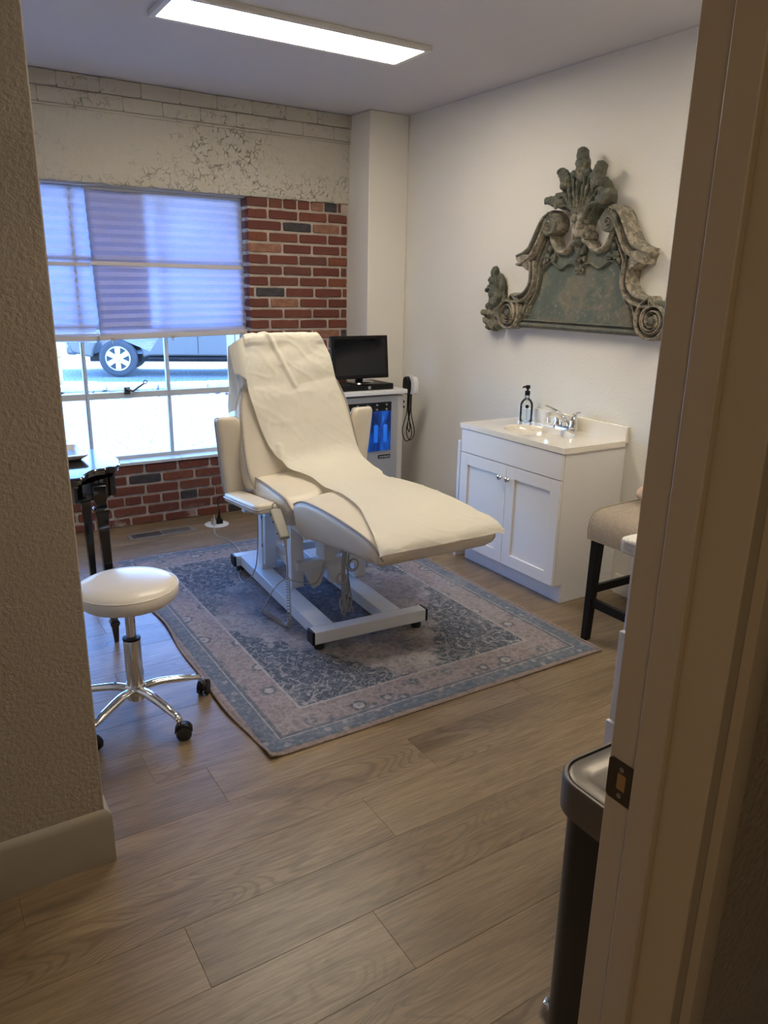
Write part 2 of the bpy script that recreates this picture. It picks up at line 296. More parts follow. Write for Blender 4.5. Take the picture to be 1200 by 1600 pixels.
def mk_linen():
    m = bpy.data.materials.new('beige_linen'); m.use_nodes = True; t = NT(m); b = t.N['Principled BSDF']
    tc = t.n('ShaderNodeTexCoord')
    def st(sx, sy, sz):
        mp = t.n('ShaderNodeMapping'); mp.inputs['Scale'].default_value = (sx, sy, sz); t.l(tc.outputs['Object'], mp.inputs[0]); return t.noise(mp.outputs[0], 1, 3, 0.6)
    a = st(30, 400, 400); d = st(400, 400, 30); e = t.math('ADD', t.math('MULTIPLY', a, 0.5), t.math('MULTIPLY', d, 0.5))
    t.l(t.ramp(e, [(0.35, (0.22, 0.17, 0.125)), (0.6, (0.46, 0.385, 0.30))]), b.inputs['Base Color']); b.inputs['Roughness'].default_value = 0.9
    bp = t.n('ShaderNodeBump'); bp.inputs['Strength'].default_value = 0.4; bp.inputs['Distance'].default_value = 0.002; t.l(e, bp.inputs['Height']); t.l(bp.outputs[0], b.inputs['Normal']); return m
M['linen'] = mk_linen()
def mk_marble():
    m = bpy.data.materials.new('veined_white_marble'); m.use_nodes = True; t = NT(m); b = t.N['Principled BSDF']; tc = t.n('ShaderNodeTexCoord')
    n = t.noise(tc.outputs['Object'], 6, 6, 0.6, 2.0); v = t.math('ABSOLUTE', t.math('SUBTRACT', n, 0.5))
    t.l(t.mix(t.step(v, 0.0, 0.03, 0.5, 0), (0.80, 0.77, 0.71), (0.40, 0.38, 0.35)), b.inputs['Base Color']); b.inputs['Roughness'].default_value = 0.15; return m
M['marble'] = mk_marble()
def mk_blue():
    m = bpy.data.materials.new('backlit_blue_window'); m.use_nodes = True; t = NT(m); b = t.N['Principled BSDF']; tc = t.n('ShaderNodeTexCoord')
    mp = t.n('ShaderNodeMapping'); mp.inputs['Scale'].default_value = (9, 1, 3); mp.inputs['Rotation'].default_value = (0, 0.25, 0); t.l(tc.outputs['Object'], mp.inputs[0])
    n = t.noise(mp.outputs[0], 1.6, 3, 0.6, 0.8); c = t.ramp(n, [(0.40, (0.0, 0.004, 0.03)), (0.56, (0.0, 0.035, 0.25)), (0.75, (0.01, 0.12, 0.55))])
    b.inputs['Base Color'].default_value = (0.0, 0.01, 0.05, 1); b.inputs['Roughness'].default_value = 0.15; t.l(c, b.inputs['Emission Color']); b.inputs['Emission Strength'].default_value = 0.55; return m
M['blue_glow'] = mk_blue()
M['vial_glow'] = pmat('backlit_blue_vial', (0.0, 0.05, 0.3), 0.2, emit=(0.01, 0.12, 0.55, 0.5))
def mk_ground():
    m = bpy.data.materials.new('bright_gravel_concrete'); m.use_nodes = True; t = NT(m); b = t.N['Principled BSDF']; geo = t.n('ShaderNodeNewGeometry')
    n = t.noise(geo.outputs['Position'], 20, 5, 0.8); t.l(t.ramp(n, [(0.40, (0.06, 0.06, 0.06)), (0.50, (0.36, 0.36, 0.36))]), b.inputs['Base Color']); b.inputs['Roughness'].default_value = 0.9; return m
M['ground'] = mk_ground()
M['kerb'] = pmat('pale_kerb_stone', (0.62, 0.61, 0.58), 0.85, bump=0.5, bscale=20, var=0.15, vscale=6)
M['far'] = pmat('far_facade', (0.45, 0.42, 0.38), 0.9, var=0.1, vscale=0.7)
M['leaf'] = pmat('dry_leaves', (0.06, 0.055, 0.045), 0.8)

# ------------------------------------------------------------------ mesh helpers
class MB:
    def __init__(s): s.v = []; s.f = []; s.mi = []; s.cur = 0
    def add(s, vs, fs):
        o = len(s.v); s.v += [tuple(p) for p in vs]; s.f += [tuple(i + o for i in f) for f in fs]; s.mi += [s.cur] * len(fs); return s
    def box(s, lo, hi, mat=None):
        x0, y0, z0 = lo; x1, y1, z1 = hi
        vs = [Vector(p) for p in ((x0, y0, z0), (x1, y0, z0), (x1, y1, z0), (x0, y1, z0), (x0, y0, z1), (x1, y0, z1), (x1, y1, z1), (x0, y1, z1))]
        if mat: vs = [mat @ p for p in vs]
        return s.add(vs, [(0, 3, 2, 1), (4, 5, 6, 7), (0, 1, 5, 4), (1, 2, 6, 5), (2, 3, 7, 6), (3, 0, 4, 7)])
    def bar(s, p0, p1, w, h, up=(0, 0, 1)):   # rectangular beam between two points
        p0 = Vector(p0); p1 = Vector(p1); d = (p1 - p0).normalized(); u = Vector(up)
        a = d.cross(u); 
        if a.length < 1e-4: a = d.cross(Vector((1, 0, 0)))
        a.normalize(); u = a.cross(d).normalized(); vs = []
        for p in (p0, p1):
            for sa, su in ((-1, -1), (1, -1), (1, 1), (-1, 1)): vs.append(p + a * sa * w / 2 + u * su * h / 2)
        return s.add(vs, [(0, 1, 2, 3), (7, 6, 5, 4), (0, 4, 5, 1), (1, 5, 6, 2), (2, 6, 7, 3), (3, 7, 4, 0)])
    def prism(s, pts, z0, z1, fn=None):       # outline in (a,b), extruded z0..z1; fn maps (a,b,c) to world
        n = len(pts); fn = fn or (lambda a, b, c: (a, b, c))
        vs = [fn(a, b, z0) for a, b in pts] + [fn(a, b, z1) for a, b in pts]
        fs = [tuple(range(n))[::-1], tuple(range(n, 2 * n))] + [(i, (i + 1) % n, n + (i + 1) % n, n + i) for i in range(n)]
        return s.add(vs, fs)
    def rings(s, rings, cap=True, close=True):  # loft a list of equally long vertex loops
        n = len(rings[0]); vs = [p for r in rings for p in r]; fs = []
        for i in range(len(rings) - 1):
            for j in range(n if close else n - 1):
                k = (j + 1) % n; fs.append((i * n + j, i * n + k, (i + 1) * n + k, (i + 1) * n + j))
        if cap and close: fs += [tuple(range(n))[::-1], tuple((len(rings) - 1) * n + j for j in range(n))]
        return s.add(vs, fs)
    def tube(s, pts, r, seg=8, cap=True):
        pts = [Vector(p) for p in pts]; rr = r if isinstance(r, (list, tuple)) else [r] * len(pts); rings = []
        t0 = (pts[1] - pts[0]).normalized(); u = t0.orthogonal().normalized()
        for i, p in enumerate(pts):
            t = (pts[min(i + 1, len(pts) - 1)] - pts[max(i - 1, 0)])
            t = t.normalized() if t.length > 1e-9 else t0
            u = (u - t * u.dot(t)); u = u.normalized() if u.length > 1e-6 else t.orthogonal().normalized(); w = t.cross(u)
            rings.append([p + (u * cos(2 * pi * k / seg) + w * sin(2 * pi * k / seg)) * rr[i] for k in range(seg)])
        return s.rings(rings, cap)
    def lathe(s, prof, c=(0, 0, 0), seg=24, axis='Z', cap=True):   # prof [(r,h)]
        c = Vector(c); rings = []
        for r, h in prof:
            ring = []
            for k in range(seg):
                a = 2 * pi * k / seg
                p = {'Z': (r * cos(a), r * sin(a), h), 'X': (h, r * cos(a), r * sin(a)), 'Y': (r * sin(a), h, r * cos(a))}[axis]
                ring.append(c + Vector(p))
            rings.append(ring)
        return s.rings(rings, cap)
    def ell(s, c, r, seg=12, nr=8, rot=None, p=1.0):
        c = Vector(c); rings = []
        for i in range(1, nr):
            th = pi * i / nr; rings.append([]); 
            for k in range(seg):
                a = 2 * pi * k / seg; q = Vector((r[0] * sin(th) * cos(a), r[1] * sin(th) * sin(a), -r[2] * cos(th)))
                rings[-1].append(c + (rot @ q if rot else q))
        return s.rings(rings, True)
    def grid(s, fn, nu, nv, cu=False):
        vs = [fn(i / nu, j / nv) for j in range(nv + 1) for i in range(nu + 1)]
        return s.add(vs, [(j * (nu + 1) + i, j * (nu + 1) + i + 1, (j + 1) * (nu + 1) + i + 1, (j + 1) * (nu + 1) + i) for j in range(nv) for i in range(nu)])
    def mesh(s, name, mats, loc=(0, 0, 0), smooth=True, ang=35):
        me = bpy.data.meshes.new(name); L = Vector(loc); me.from_pydata([tuple(Vector(p) - L) for p in s.v], [], s.f)
        for m in (mats if isinstance(mats, (list, tuple)) else [mats]): me.materials.append(m)
        for i, p in enumerate(me.polygons): p.material_index = s.mi[i]
        bm = bmesh.new(); bm.from_mesh(me); bmesh.ops.recalc_face_normals(bm, faces=bm.faces); bm.to_mesh(me); bm.free()
        if smooth:
            me.shade_smooth(); me.set_sharp_from_angle(angle=radians(ang))
        me.update(); return me

def link(name, me, loc=(0, 0, 0), parent=None, pl=(0, 0, 0)):
    o = bpy.data.objects.new(name, me); COL.objects.link(o)
    if parent: o.parent = parent; o.location = Vector(loc) - Vector(pl)
    else: o.location = loc
    return o
WLOC = {}   # world location of roots and parts, so that children can be written in world coordinates
def part(name, mb, mat, parent, bevel=0.0, seg=2, label=None, kind=None, smooth=True, ang=35, sub=0, solid=0.0):
    """child mesh written in world coordinates; the origin sits at its own centre"""
    P = WLOC[parent.as_pointer()]
    n = len(mb.v); c = Vector((sum(p[0] for p in mb.v) / n, sum(p[1] for p in mb.v) / n, sum(p[2] for p in mb.v) / n))
    o = link(name, mb.mesh(name, mat, c, smooth, ang), c, parent, P); WLOC[o.as_pointer()] = c
    mods(o, bevel, seg, sub, solid)
    if label: o['label'] = label
    if kind: o['kind'] = kind
    return o
def fuse(o, v=0.0035, sm=3):
    m = o.modifiers.new('fuse', 'REMESH'); m.mode = 'VOXEL'; m.voxel_size = v; m.use_smooth_shade = True
    m = o.modifiers.new('soft', 'SMOOTH'); m.factor = 0.5; m.iterations = sm
    if 'carved' not in bpy.data.textures:
        q = bpy.data.textures.new('carved', 'CLOUDS'); q.noise_scale = 0.022; q.noise_depth = 2
    m = o.modifiers.new('carve', 'DISPLACE'); m.texture = bpy.data.textures['carved']; m.texture_coords = 'GLOBAL'; m.strength = 0.013; m.mid_level = 0.5
    return o
def mods(o, bevel, seg=2, sub=0, solid=0.0):
    if solid: m = o.modifiers.new('thick', 'SOLIDIFY'); m.thickness = solid; m.offset = 0
    if bevel: m = o.modifiers.new('bevel', 'BEVEL'); m.width = bevel; m.segments = seg; m.limit_method = 'ANGLE'; m.angle_limit = radians(40); m.harden_normals = False
    if sub: m = o.modifiers.new('sub', 'SUBSURF'); m.levels = sub; m.render_levels = sub
def empty(name, loc, label, cat, group=None):
    o = bpy.data.objects.new(name, None); COL.objects.link(o); o.location = loc; o.empty_display_size = 0.1
    WLOC[o.as_pointer()] = Vector(loc); o['label'] = label; o['category'] = cat
    if group: o['group'] = group
    return o
def thing(name, mb, mat, loc, label, cat, bevel=0.0, group=None, seg=2, kind=None, sub=0, solid=0.0, ang=35):
    o = link(name, mb.mesh(name, mat, loc, True, ang), loc); WLOC[o.as_pointer()] = Vector(loc); mods(o, bevel, seg, sub, solid)
    o['label'] = label; o['category'] = cat
    if group: o['group'] = group
    if kind: o['kind'] = kind
    return o
def struct(name, mb, mat, loc=(0, 0, 0), label=None, cat=None, bevel=0.0):
    o = link(name, mb.mesh(name, mat, loc), loc); WLOC[o.as_pointer()] = Vector(loc); o['kind'] = 'structure'; mods(o, bevel)
    if label: o['label'] = label
    if cat: o['category'] = cat
    return o
def cr(pts, n=6, closed=False):   # Catmull-Rom through tuples
    out = []; k = len(pts)
    for i in range(k if closed else k - 1):
        g = lambda j: pts[j % k] if closed else pts[max(0, min(k - 1, j))]
        a, b, c, d = g(i - 1), g(i), g(i + 1), g(i + 2)
        for q in range(n):
            t = q / n; out.append(tuple(0.5 * ((2 * b[m]) + (-a[m] + c[m]) * t + (2 * a[m] - 5 * b[m] + 4 * c[m] - d[m]) * t * t + (-a[m] + 3 * b[m] - 3 * c[m] + d[m]) * t ** 3) for m in range(len(b))))
    if not closed: out.append(tuple(pts[-1]))
    return out
def lerp(tab, x):
    if x <= tab[0][0]: return tab[0][1]
    for (a, p), (b, q) in zip(tab, tab[1:]):
        if x <= b: return p + (q - p) * (x - a) / (b - a)
    return tab[-1][1]

# ------------------------------------------------------------------ room shell
XR, YW, ZC = 2.985, 4.76, 2.569       # right wall, window wall, ceiling
XL, YF = -0.55, 0.55                  # far left wall of the room, front (door) wall room side
floor = struct('floor', MB().box((-1.4, -2.2, -0.12), (3.2, 5.2, -0.006)), M['subfloor'], (0, 0, 0), 'greyish brown oak look plank floor running left to right', 'floor')
PW, PL = 0.194, 1.24
pm = {}
def plank(x0, x1, y0, y1):
    key = (round(x1 - x0, 3), round(y1 - y0, 3))
    if key not in pm:
        hx, hy = (x1 - x0) / 2 - 0.0002, (y1 - y0) / 2 - 0.0002; b = 0.0007; mb = MB()
        r0 = [(-hx, -hy, -0.006), (hx, -hy, -0.006), (hx, hy, -0.006), (-hx, hy, -0.006)]
        r1 = [(-hx, -hy, -b), (hx, -hy, -b), (hx, hy, -b), (-hx, hy, -b)]
        r2 = [(-hx + b, -hy + b, 0), (hx - b, -hy + b, 0), (hx - b, hy - b, 0), (-hx + b, hy - b, 0)]
        mb.rings([r0, r1, r2]); pm[key] = mb.mesh('plank', M['floor'], (0, 0, 0), False)
    link('plank', pm[key], ((x0 + x1) / 2, (y0 + y1) / 2, 0), floor)
seam = {0: 0.39, 1: 1.005, 2: 0.061, 3: 0.65}
y = 1.29 - PW * 7; k = -7
while y < YW:
    y1 = min(y + PW, YW); s0 = seam.get(k, (k * 0.4317) % PL); x = s0 - PL * 3
    while x < XR:
        a, b2 = max(x, -0.75 if y > 0.4 else -1.2), min(x + PL, XR)
        if b2 - a > 0.02: plank(a, b2, y, y1)
        x += PL
    y += PW; k += 1

ceil = struct('ceiling', MB().box((-1.4, -2.2, ZC), (3.2, 5.2, ZC + 0.3)), M['ceiling'], (0, 0, 0), 'smooth off white ceiling with a flat light panel', 'ceiling')
wall_r = struct('wall_right', MB().box((XR, YF - 0.2, 0), (XR + 0.2, YW + 0.3, ZC)), M['wall'], (0, 0, 0), 'cream orange peel wall behind the sink and carved crest', 'wall')
part('corner_bead', MB().box((XR - 0.003, 0.6, ZC - 0.004), (XR, 4.5, ZC)), M['ceiling'], wall_r)
wall_l = struct('wall_left', MB().box((XL - 0.15, YF - 0.2, 0), (XL, YW + 0.3, ZC)), M['wall'], (0, 0, 0), 'cream wall at the far left', 'wall')
# window wall: mortar body around the opening x -0.07..1.955, z 0.405..2.035
WX0, WX1, WZ0, WZ1, WY = -0.08, 1.955, 0.40, 2.035, 4.87
mb = MB()
mb.box((XL, YW + 0.006, 0), (WX0, YW + 0.30, ZC)); mb.box((WX1 + 0.006, YW + 0.006, 0), (XR, YW + 0.30, ZC))
mb.box((WX0, YW + 0.006, 0), (WX1 + 0.006, YW + 0.30, WZ0 - 0.012)); mb.box((WX0, YW + 0.006, WZ1), (WX1 + 0.006, YW + 0.30, ZC))
wall_w = struct('wall_back', mb, M['mortar'], (0, 0, 0), 'window wall of exposed red brick with painted plaster above', 'wall')
def brick_mesh(w, h, dpt, seed, corner=False):
    rnd = random.Random(seed); mb = MB(); hx, hz = w / 2, h / 2; b = 0.004
    def ring(yy, ins, jit):
        pts = []
        for (cx, cz) in ((-0.93, -1), (-0.4, -1), (0.3, -1), (0.93, -1), (1, -0.75), (1, 0.7), (0.94, 1), (0.35, 1), (-0.3, 1), (-0.94, 1), (-1, 0.75), (-1, -0.7)):
            pts.append((cx * (hx - ins) + rnd.uniform(-jit, jit), yy, cz * (hz - ins) + rnd.uniform(-jit, jit)))
        return pts
    mb.rings([ring(dpt, 0, 0.0), ring(b, 0.0003, 0.0016), ring(0.0, b * 0.9, 0.0022)]); return mb.mesh('brick', M['brick'], (0, 0, 0), False)
bricks = {}
def put_brick(x0, x1, z0, z1, depth=0.05, kind=None, proud=0.0):
    key = (round((x1 - x0) * 100), round((z1 - z0) * 1000), random.randrange(3), depth > 0.06, kind)
    if key not in bricks:
        me = brick_mesh(key[0] / 100.0, z1 - z0, depth, hash(key) & 0xffff)
        if kind: me.materials[0] = M[kind]
        bricks[key] = me
    o = link('brick', bricks[key], ((x0 + x1) / 2, YW - 0.001 - proud - random.uniform(0, 0.003), (z0 + z1) / 2), wall_w)
    o.rotation_euler = (0, random.uniform(-0.008, 0.008), 0); return o
ROW, BH, BL, J = 0.0683, 0.0535, 0.2155, 0.0145
# pier right of the window, x 1.955..2.685
top = 2.030; r = 0
while top - BH > 0.0:
    z1 = top; z0 = z1 - BH
    if r == 0:
        xs = [1.957]; 
        for w in (0.150, 0.103, 0.100, 0.098, 0.100, 0.103, 0.03): xs.append(xs[-1] + w)
        cells = list(zip(xs, xs[1:]))
    else:
        first = 0.147 if r % 2 else 0.245
        if r == 8: first = 0.045
        xs = [1.957, 1.957 + first]
        while xs[-1] < 2.685: xs.append(min(2.690, xs[-1] + BL))
        cells = list(zip(xs, xs[1:]))
    for i, (a, b2) in enumerate(cells):
        if b2 - a < 0.025: continue
        kd = 'dark_brick' if (r, i) in ((2, 1), (0, 5), (8, 1), (12, 3), (20, 1)) else 'tan_brick' if (r, i) in ((4, 0), (9, 1), (0, 4), (12, 2), (2, 2)) else None
        put_brick(a, b2 - J, z0, z1, 0.105 if i == 0 else 0.05, kd)
    top -= ROW; r += 1
# below the sill
top = 0.392; r = 0
while top > 0.02:
    z1 = top; z0 = max(0.002, z1 - BH); x = 0.35 - (0.108 if r % 2 else 0)
    while x < 1.955:
        w = BL if r != 3 else BL / 2 + 0.02 * random.random()
        b2 = min(x + w, 1.955)
        if b2 - x > 0.03: put_brick(x, b2 - J * 0.9, z0, z1, 0.05, 'dark_brick' if (r, round(x, 2)) in ((1, 1.1), (5, 1.75)) or random.random() < 0.05 else None)
        x = b2 + 0.0001
    top -= ROW; r += 1
# painted plaster band and two painted corbel courses
def band(u, v):
    x = XL + (2.686 - XL) * u; z = 2.032 + (2.405 - 2.032) * v
    rag = 0.012 * noise.noise((x * 9, 3, 0)) + 0.006 * noise.noise((x * 30, 7, 0)) if v == 0 else 0
    return (x, YW - 0.012 - 0.012 * noise.noise((x * 5, z * 6, 1)) - 0.004 * noise.noise((x * 25, z * 25, 2)), z + rag)
mb = MB().grid(band, 160, 22); mb.add([(XL, YW + 0.01, 2.03), (2.686, YW + 0.01, 2.03), (2.686, YW - 0.012, 2.035), (XL, YW - 0.012, 2.035)], [(0, 1, 2, 3)])
part('painted_plaster_band', mb, M['plaster'], wall_w, ang=180)
part('course_backing', MB().box((XL, YW - 0.014, 2.405), (2.686, YW + 0.02, ZC)), M['plaster'], wall_w)
part('ledge', MB().box((XL, YW - 0.024, 2.398), (2.686, YW + 0.01, 2.412)), M['plaster'], wall_w, bevel=0.005)
for r, z0 in ((0, 2.414), (1, 2.492)):
    x = XL + (0.1 if r else 0); 
    while x < 2.68:
        b2 = min(x + 0.222, 2.686); k = MB(); pr = 0.028 + 0.012 * r
        key = ('pb', round(b2 - x, 2), r, random.randrange(4))
        if key not in bricks: bricks[key] = brick_mesh(b2 - x + 0.001, 0.0755, 0.045, r * 31 + random.randrange(9)); bricks[key].materials[0] = M['plaster']
        o = link('painted_brick', bricks[key], ((x + b2) / 2, YW - pr - random.uniform(0, 0.004), z0 + 0.0365), wall_w); x = b2
# corner column
col = struct('wall_corner', MB().box((2.685, 4.49, 0), (XR, YW + 0.02, ZC)), M['wall'], (0, 0, 0), 'narrow cream corner chase between brick and right wall', 'wall', bevel=0.006)
# partition in front (greige) and its baseboard
part_w = struct('wall_front_left', MB().box((-0.56, 1.814, 0), (0.289, 1.965, ZC)), M['wall_greige'], (0, 0, 0), 'beige textured wall end nearest at the left edge', 'wall', bevel=0.004)
struct('wall_closet', MB().box((-0.56, 0.41, 0), (-0.45, 1.9, ZC)), M['wall_greige'], (0, 0, 0), 'beige wall left of the doorway', 'wall')
def base_prof(mb, pts_fn):
    pr = [(0, 0), (0.0155, 0), (0.0155, 0.135), (0.013, 0.146), (0.006, 0.154), (0, 0.158)]
    mb.rings([[pts_fn(k, a, b) for a, b in pr] for k in range(4)])
mb = MB()
def bf(k, a, b):
    return [(-0.45, 1.814 - a, b), (0.289 + a, 1.814 - a, b), (0.289 + a, 1.965 + a, b), (-0.45, 1.965 + a, b)][k]
base_prof(mb, bf)
bl = struct('baseboard_left', mb, M['trim_tan'], (0, 0, 0), 'tall beige baseboard wrapping the near left wall end', 'baseboard')
mb = MB(); pr = [(0, 0), (0.013, 0), (0.013, 0.085), (0.008, 0.1), (0, 0.105)]
mb.rings([[(XR - a, yy, b) for a, b in pr] for yy in (1.25, 2.44)]); mb.rings([[(XR - a, yy, b) for a, b in pr] for yy in (3.28, 4.49)])
mb.rings([[(xx, 4.49 - a, b) for a, b in pr] for xx in (2.685, XR)])
struct('baseboard_right', mb, M['trim'], (0, 0, 0), 'white baseboard along the right wall beside the sink cabinet', 'baseboard')

# door wall (camera stands in front of it) with jamb
JX = 0.70
struct('wall_front', MB().box((JX + 0.02, 0.425, 0), (3.2, YF, ZC)).box((-1.4, 0.425, 0), (-0.45, YF, ZC)).box((-0.45, 0.425, 2.12), (JX + 0.02, YF, ZC)), M['wall_greige'], (0, 0, 0), 'beige textured wall right of the door frame', 'wall')
struct('wall_hall_back', MB().box((-1.4, -2.3, 0), (3.2, -2.2, ZC)), M['wall_greige'], (0, 0, 0), 'hall wall behind the viewer', 'wall')
struct('wall_hall_left', MB().box((-1.5, -2.3, 0), (-1.4, 0.6, ZC)), M['wall_greige'], (0, 0, 0), 'hall wall to the left', 'wall')
struct('wall_hall_right', MB().box((3.2, -2.3, 0), (3.3, 0.6, ZC)), M['wall_greige'], (0, 0, 0), 'hall wall to the right', 'wall')
door = struct('door_1', MB().box((JX, 0.411, 0), (JX + 0.02, YF, 2.12)).box((-0.45, 0.411, 2.10), (JX + 0.02, YF, 2.12)), M['trim_beige'], (0, 0, 0), 'beige painted door frame filling the right edge', 'door frame', bevel=0.002)
part('door_stop', MB().box((JX - 0.011, 0.466, 0), (JX, 0.504, 2.10)), M['trim_beige'], door, bevel=0.002)
mb = MB(); pr = [(0.006, 0), (0.006, 0.010), (0.014, 0.014), (0.022, 0.013), (0.027, 0.0085), (0.031, 0.008), (0.040, 0.016), (0.052, 0.018), (0.070, 0.0165), (0.073, 0.012), (0.074, 0)]
mb.rings([[(JX + a, 0.425 - b, z) for a, b in pr] for z in (0.0, 2.17)])
part('door_casing', mb, M['trim_beige'], door, ang=25)
# strike plate, on the jamb face
sy, sz = 0.5275, 0.903; mb = MB()
out = [(sy - 0.019, sz - 0.029), (sy + 0.0165, sz - 0.029), (sy + 0.0205, sz - 0.025), (sy + 0.0205, sz + 0.025), (sy + 0.0165, sz + 0.029), (sy - 0.019, sz + 0.029)]
hole = [(sy - 0.008, sz - 0.012), (sy + 0.006, sz - 0.012), (sy + 0.006, sz + 0.012), (sy - 0.008, sz + 0.012)]
def frame_faces(x):
    return [(x, a, b) for a, b in out] + [(x, a, b) for a, b in hole]
vs = frame_faces(JX - 0.0022) + frame_faces(JX - 0.0002)
top_f = [(0, 1, 7, 6), (1, 2, 7), (2, 3, 8, 7), (3, 4, 8), (4, 5, 9, 8), (5, 0, 6, 9)]
fs = top_f + [tuple(i + 10 for i in f)[::-1] for f in top_f] + [(i, (i + 1) % 6, 10 + (i + 1) % 6, 10 + i) for i in range(6)] + [(6 + i, 6 + (i + 1) % 4, 16 + (i + 1) % 4, 16 + i) for i in range(4)]
sp_ = part('strike_plate', MB().add(vs, fs), M['dark_metal'], door, label='dark bronze strike plate with a square latch hole', smooth=False)
part('screw', MB().lathe([(0.0035, -0.0032), (0.0035, -0.002)], (JX, sy - 0.001, sz + 0.019), 10, 'X').lathe([(0.0035, -0.0032), (0.0035, -0.002)], (JX, sy - 0.001, sz - 0.019), 10, 'X'), M['brushed'], sp_)
part('latch_recess', MB().box((JX - 0.0012, sy - 0.008, sz - 0.012), (JX - 0.0008, sy + 0.006, sz + 0.012)), M['wood_block'], sp_)

# ------------------------------------------------------------------ window
win = struct('window_1', MB().box((WX0, WY, WZ0 + 0.02), (WX0 + 0.03, WY + 0.035, WZ1)).box((WX1 - 0.035, WY, WZ0 + 0.02), (WX1 + 0.005, WY + 0.035, WZ1)).box((WX0, WY, WZ0 + 0.012), (WX1, WY + 0.035, WZ0 + 0.035)).box((WX0, WY, WZ1 - 0.02), (WX1, WY + 0.035, WZ1 + 0.01)), M['window_frame'], (0, 0, 0), 'old multi pane steel window half covered by paper shades', 'window', bevel=0.003)
vx = [0.42, 0.92, 1.425]; hz = [0.822, 1.232, 1.632]
for x in vx: part('muntin', MB().box((x - 0.011, WY - 0.004, WZ0 + 0.03), (x + 0.011, WY + 0.03, WZ1 - 0.015)).box((x - 0.004, WY - 0.014, WZ0 + 0.03), (x + 0.004, WY, WZ1 - 0.015)), M['window_frame'], win, bevel=0.002)
for z in hz: part('muntin', MB().box((WX0 + 0.02, WY - 0.006, z - (0.019 if z < 1 else 0.010)), (WX1 - 0.03, WY + 0.03, z + (0.019 if z < 1 else 0.010))), M['window_frame'], win, bevel=0.003)
ex = [WX0 + 0.03] + vx + [WX1 - 0.035]; ez = [WZ0 + 0.035] + hz + [WZ1 - 0.02]
for i in range(4):
    for j in range(4):
        part('pane', MB().box((ex[i] + 0.009, WY + 0.012, ez[j] + 0.008), (ex[i + 1] - 0.009, WY + 0.015, ez[j + 1] - 0.008)), M['glass'], win, smooth=False)
lt = part('latch', MB().box((1.14, WY - 0.020, 0.828), (1.175, WY - 0.006, 0.872)).tube([(1.15, WY - 0.02, 0.862), (1.19, WY - 0.035, 0.848), (1.225, WY - 0.035, 0.872), (1.262, WY - 0.03, 0.893)], [0.009, 0.007, 0.006, 0.0055], 8), M['dark_metal'], win, label='small grey window latch handle')
part('latch_ring', MB().tube([(1.270 + 0.011 * cos(a), WY - 0.03, 0.900 + 0.011 * sin(a)) for a in [i * pi / 6 for i in range(13)]], 0.003, 6), M['dark_metal'], lt)
# sill slabs
sx = [-0.08, 0.33, 0.74, 1.13, 1.45, 1.74, 1.957]
for a, b2 in zip(sx, sx[1:]): part('sill_tile', MB().box((a + 0.001, YW - 0.012, 0.396), (b2 - 0.001, WY + 0.01, 0.414)), M['window_frame'], win, bevel=0.002)
part('head_trim', MB().box((WX0, YW + 0.02, WZ1 - 0.012), (WX1, WY, WZ1 + 0.004)), M['window_frame'], win)

# ------------------------------------------------------------------ paper shades
def shade(name, x0t, x1t, x0b, x1b, y0, zt, zb0, zb1, label, fan=0.0, pitch=0.048):
    root = empty(name, ((x0t + x1t) / 2, y0, zt), label, 'window shade', 'pleated paper shades in the window')
    n = int((zt - min(zb0, zb1)) / pitch) * 2; nu = 24
    def f(u, v):
        xa = x0t + (x0b - x0t) * v; xb = x1t + (x1b - x1t) * v; zb = zb0 + (zb1 - zb0) * u; x = xa + (xb - xa) * u; j = round(v * n)
        z = zt + (zb - zt) * v
        return (x, y0 + (0.008 if j % 2 else -0.008) + 0.004 * sin(u * 9 + v * 5), z)
    mb = MB(); vs = [f(i / nu, j / n) for j in range(n + 1) for i in range(nu + 1)]
    part('pleated_sheet', MB().add(vs, [(j * (nu + 1) + i, j * (nu + 1) + i + 1, (j + 1) * (nu + 1) + i + 1, (j + 1) * (nu + 1) + i) for j in range(n) for i in range(nu)]), M['shade'], root, smooth=True, ang=10, solid=0.0006)
    return root
sh = shade('paper_shade', 0.999, 1.936, 1.021, 1.957, 4.835, 2.013, 1.192, 1.218, 'wide white paper shade, painted lilac for skylight, on the right with a clipped bottom rail')
part('headrail', MB().box((0.99, 4.825, 2.006), (1.94, 4.845, 2.022)), M['window_frame'], sh, bevel=0.002)
part('bottom_rail', MB().bar((1.012, 4.832, 1.178), (1.962, 4.832, 1.203), 0.014, 0.034), M['shade_strip'], sh, bevel=0.003, label='opaque greyish bottom rail')
part('crease_strip', MB().box((0.998, 4.824, 1.592), (1.932, 4.829, 1.616)), M['shade_strip'], sh, bevel=0.001)
for x, z in ((1.09, 1.165), (1.46, 1.173), (1.92, 1.186)):
    c = part('clip', MB().box((x - 0.010, 4.818, z - 0.004), (x + 0.010, 4.846, z + 0.012)).tube([(x, 4.82, z), (x - 0.004, 4.816, z - 0.022)], 0.003, 6).tube([(x + 0.006, 4.843, z), (x + 0.003, 4.848, z - 0.02)], 0.003, 6), M['grey_plastic'], sh)
s2 = shade('paper_shade', 0.25, 1.335, 0.23, 1.335, 4.855, 2.025, 1.235, 1.235, 'narrower white paper shade, painted pale blue for skylight, on the left with its end sagging')
part('crease_strip', MB().box((0.25, 4.842, 1.585), (0.995, 4.846, 1.606)), M['shade_strip'], s2)
part('headrail', MB().box((0.24, 4.848, 2.018), (1.34, 4.862, 2.032)), M['window_frame'], s2)
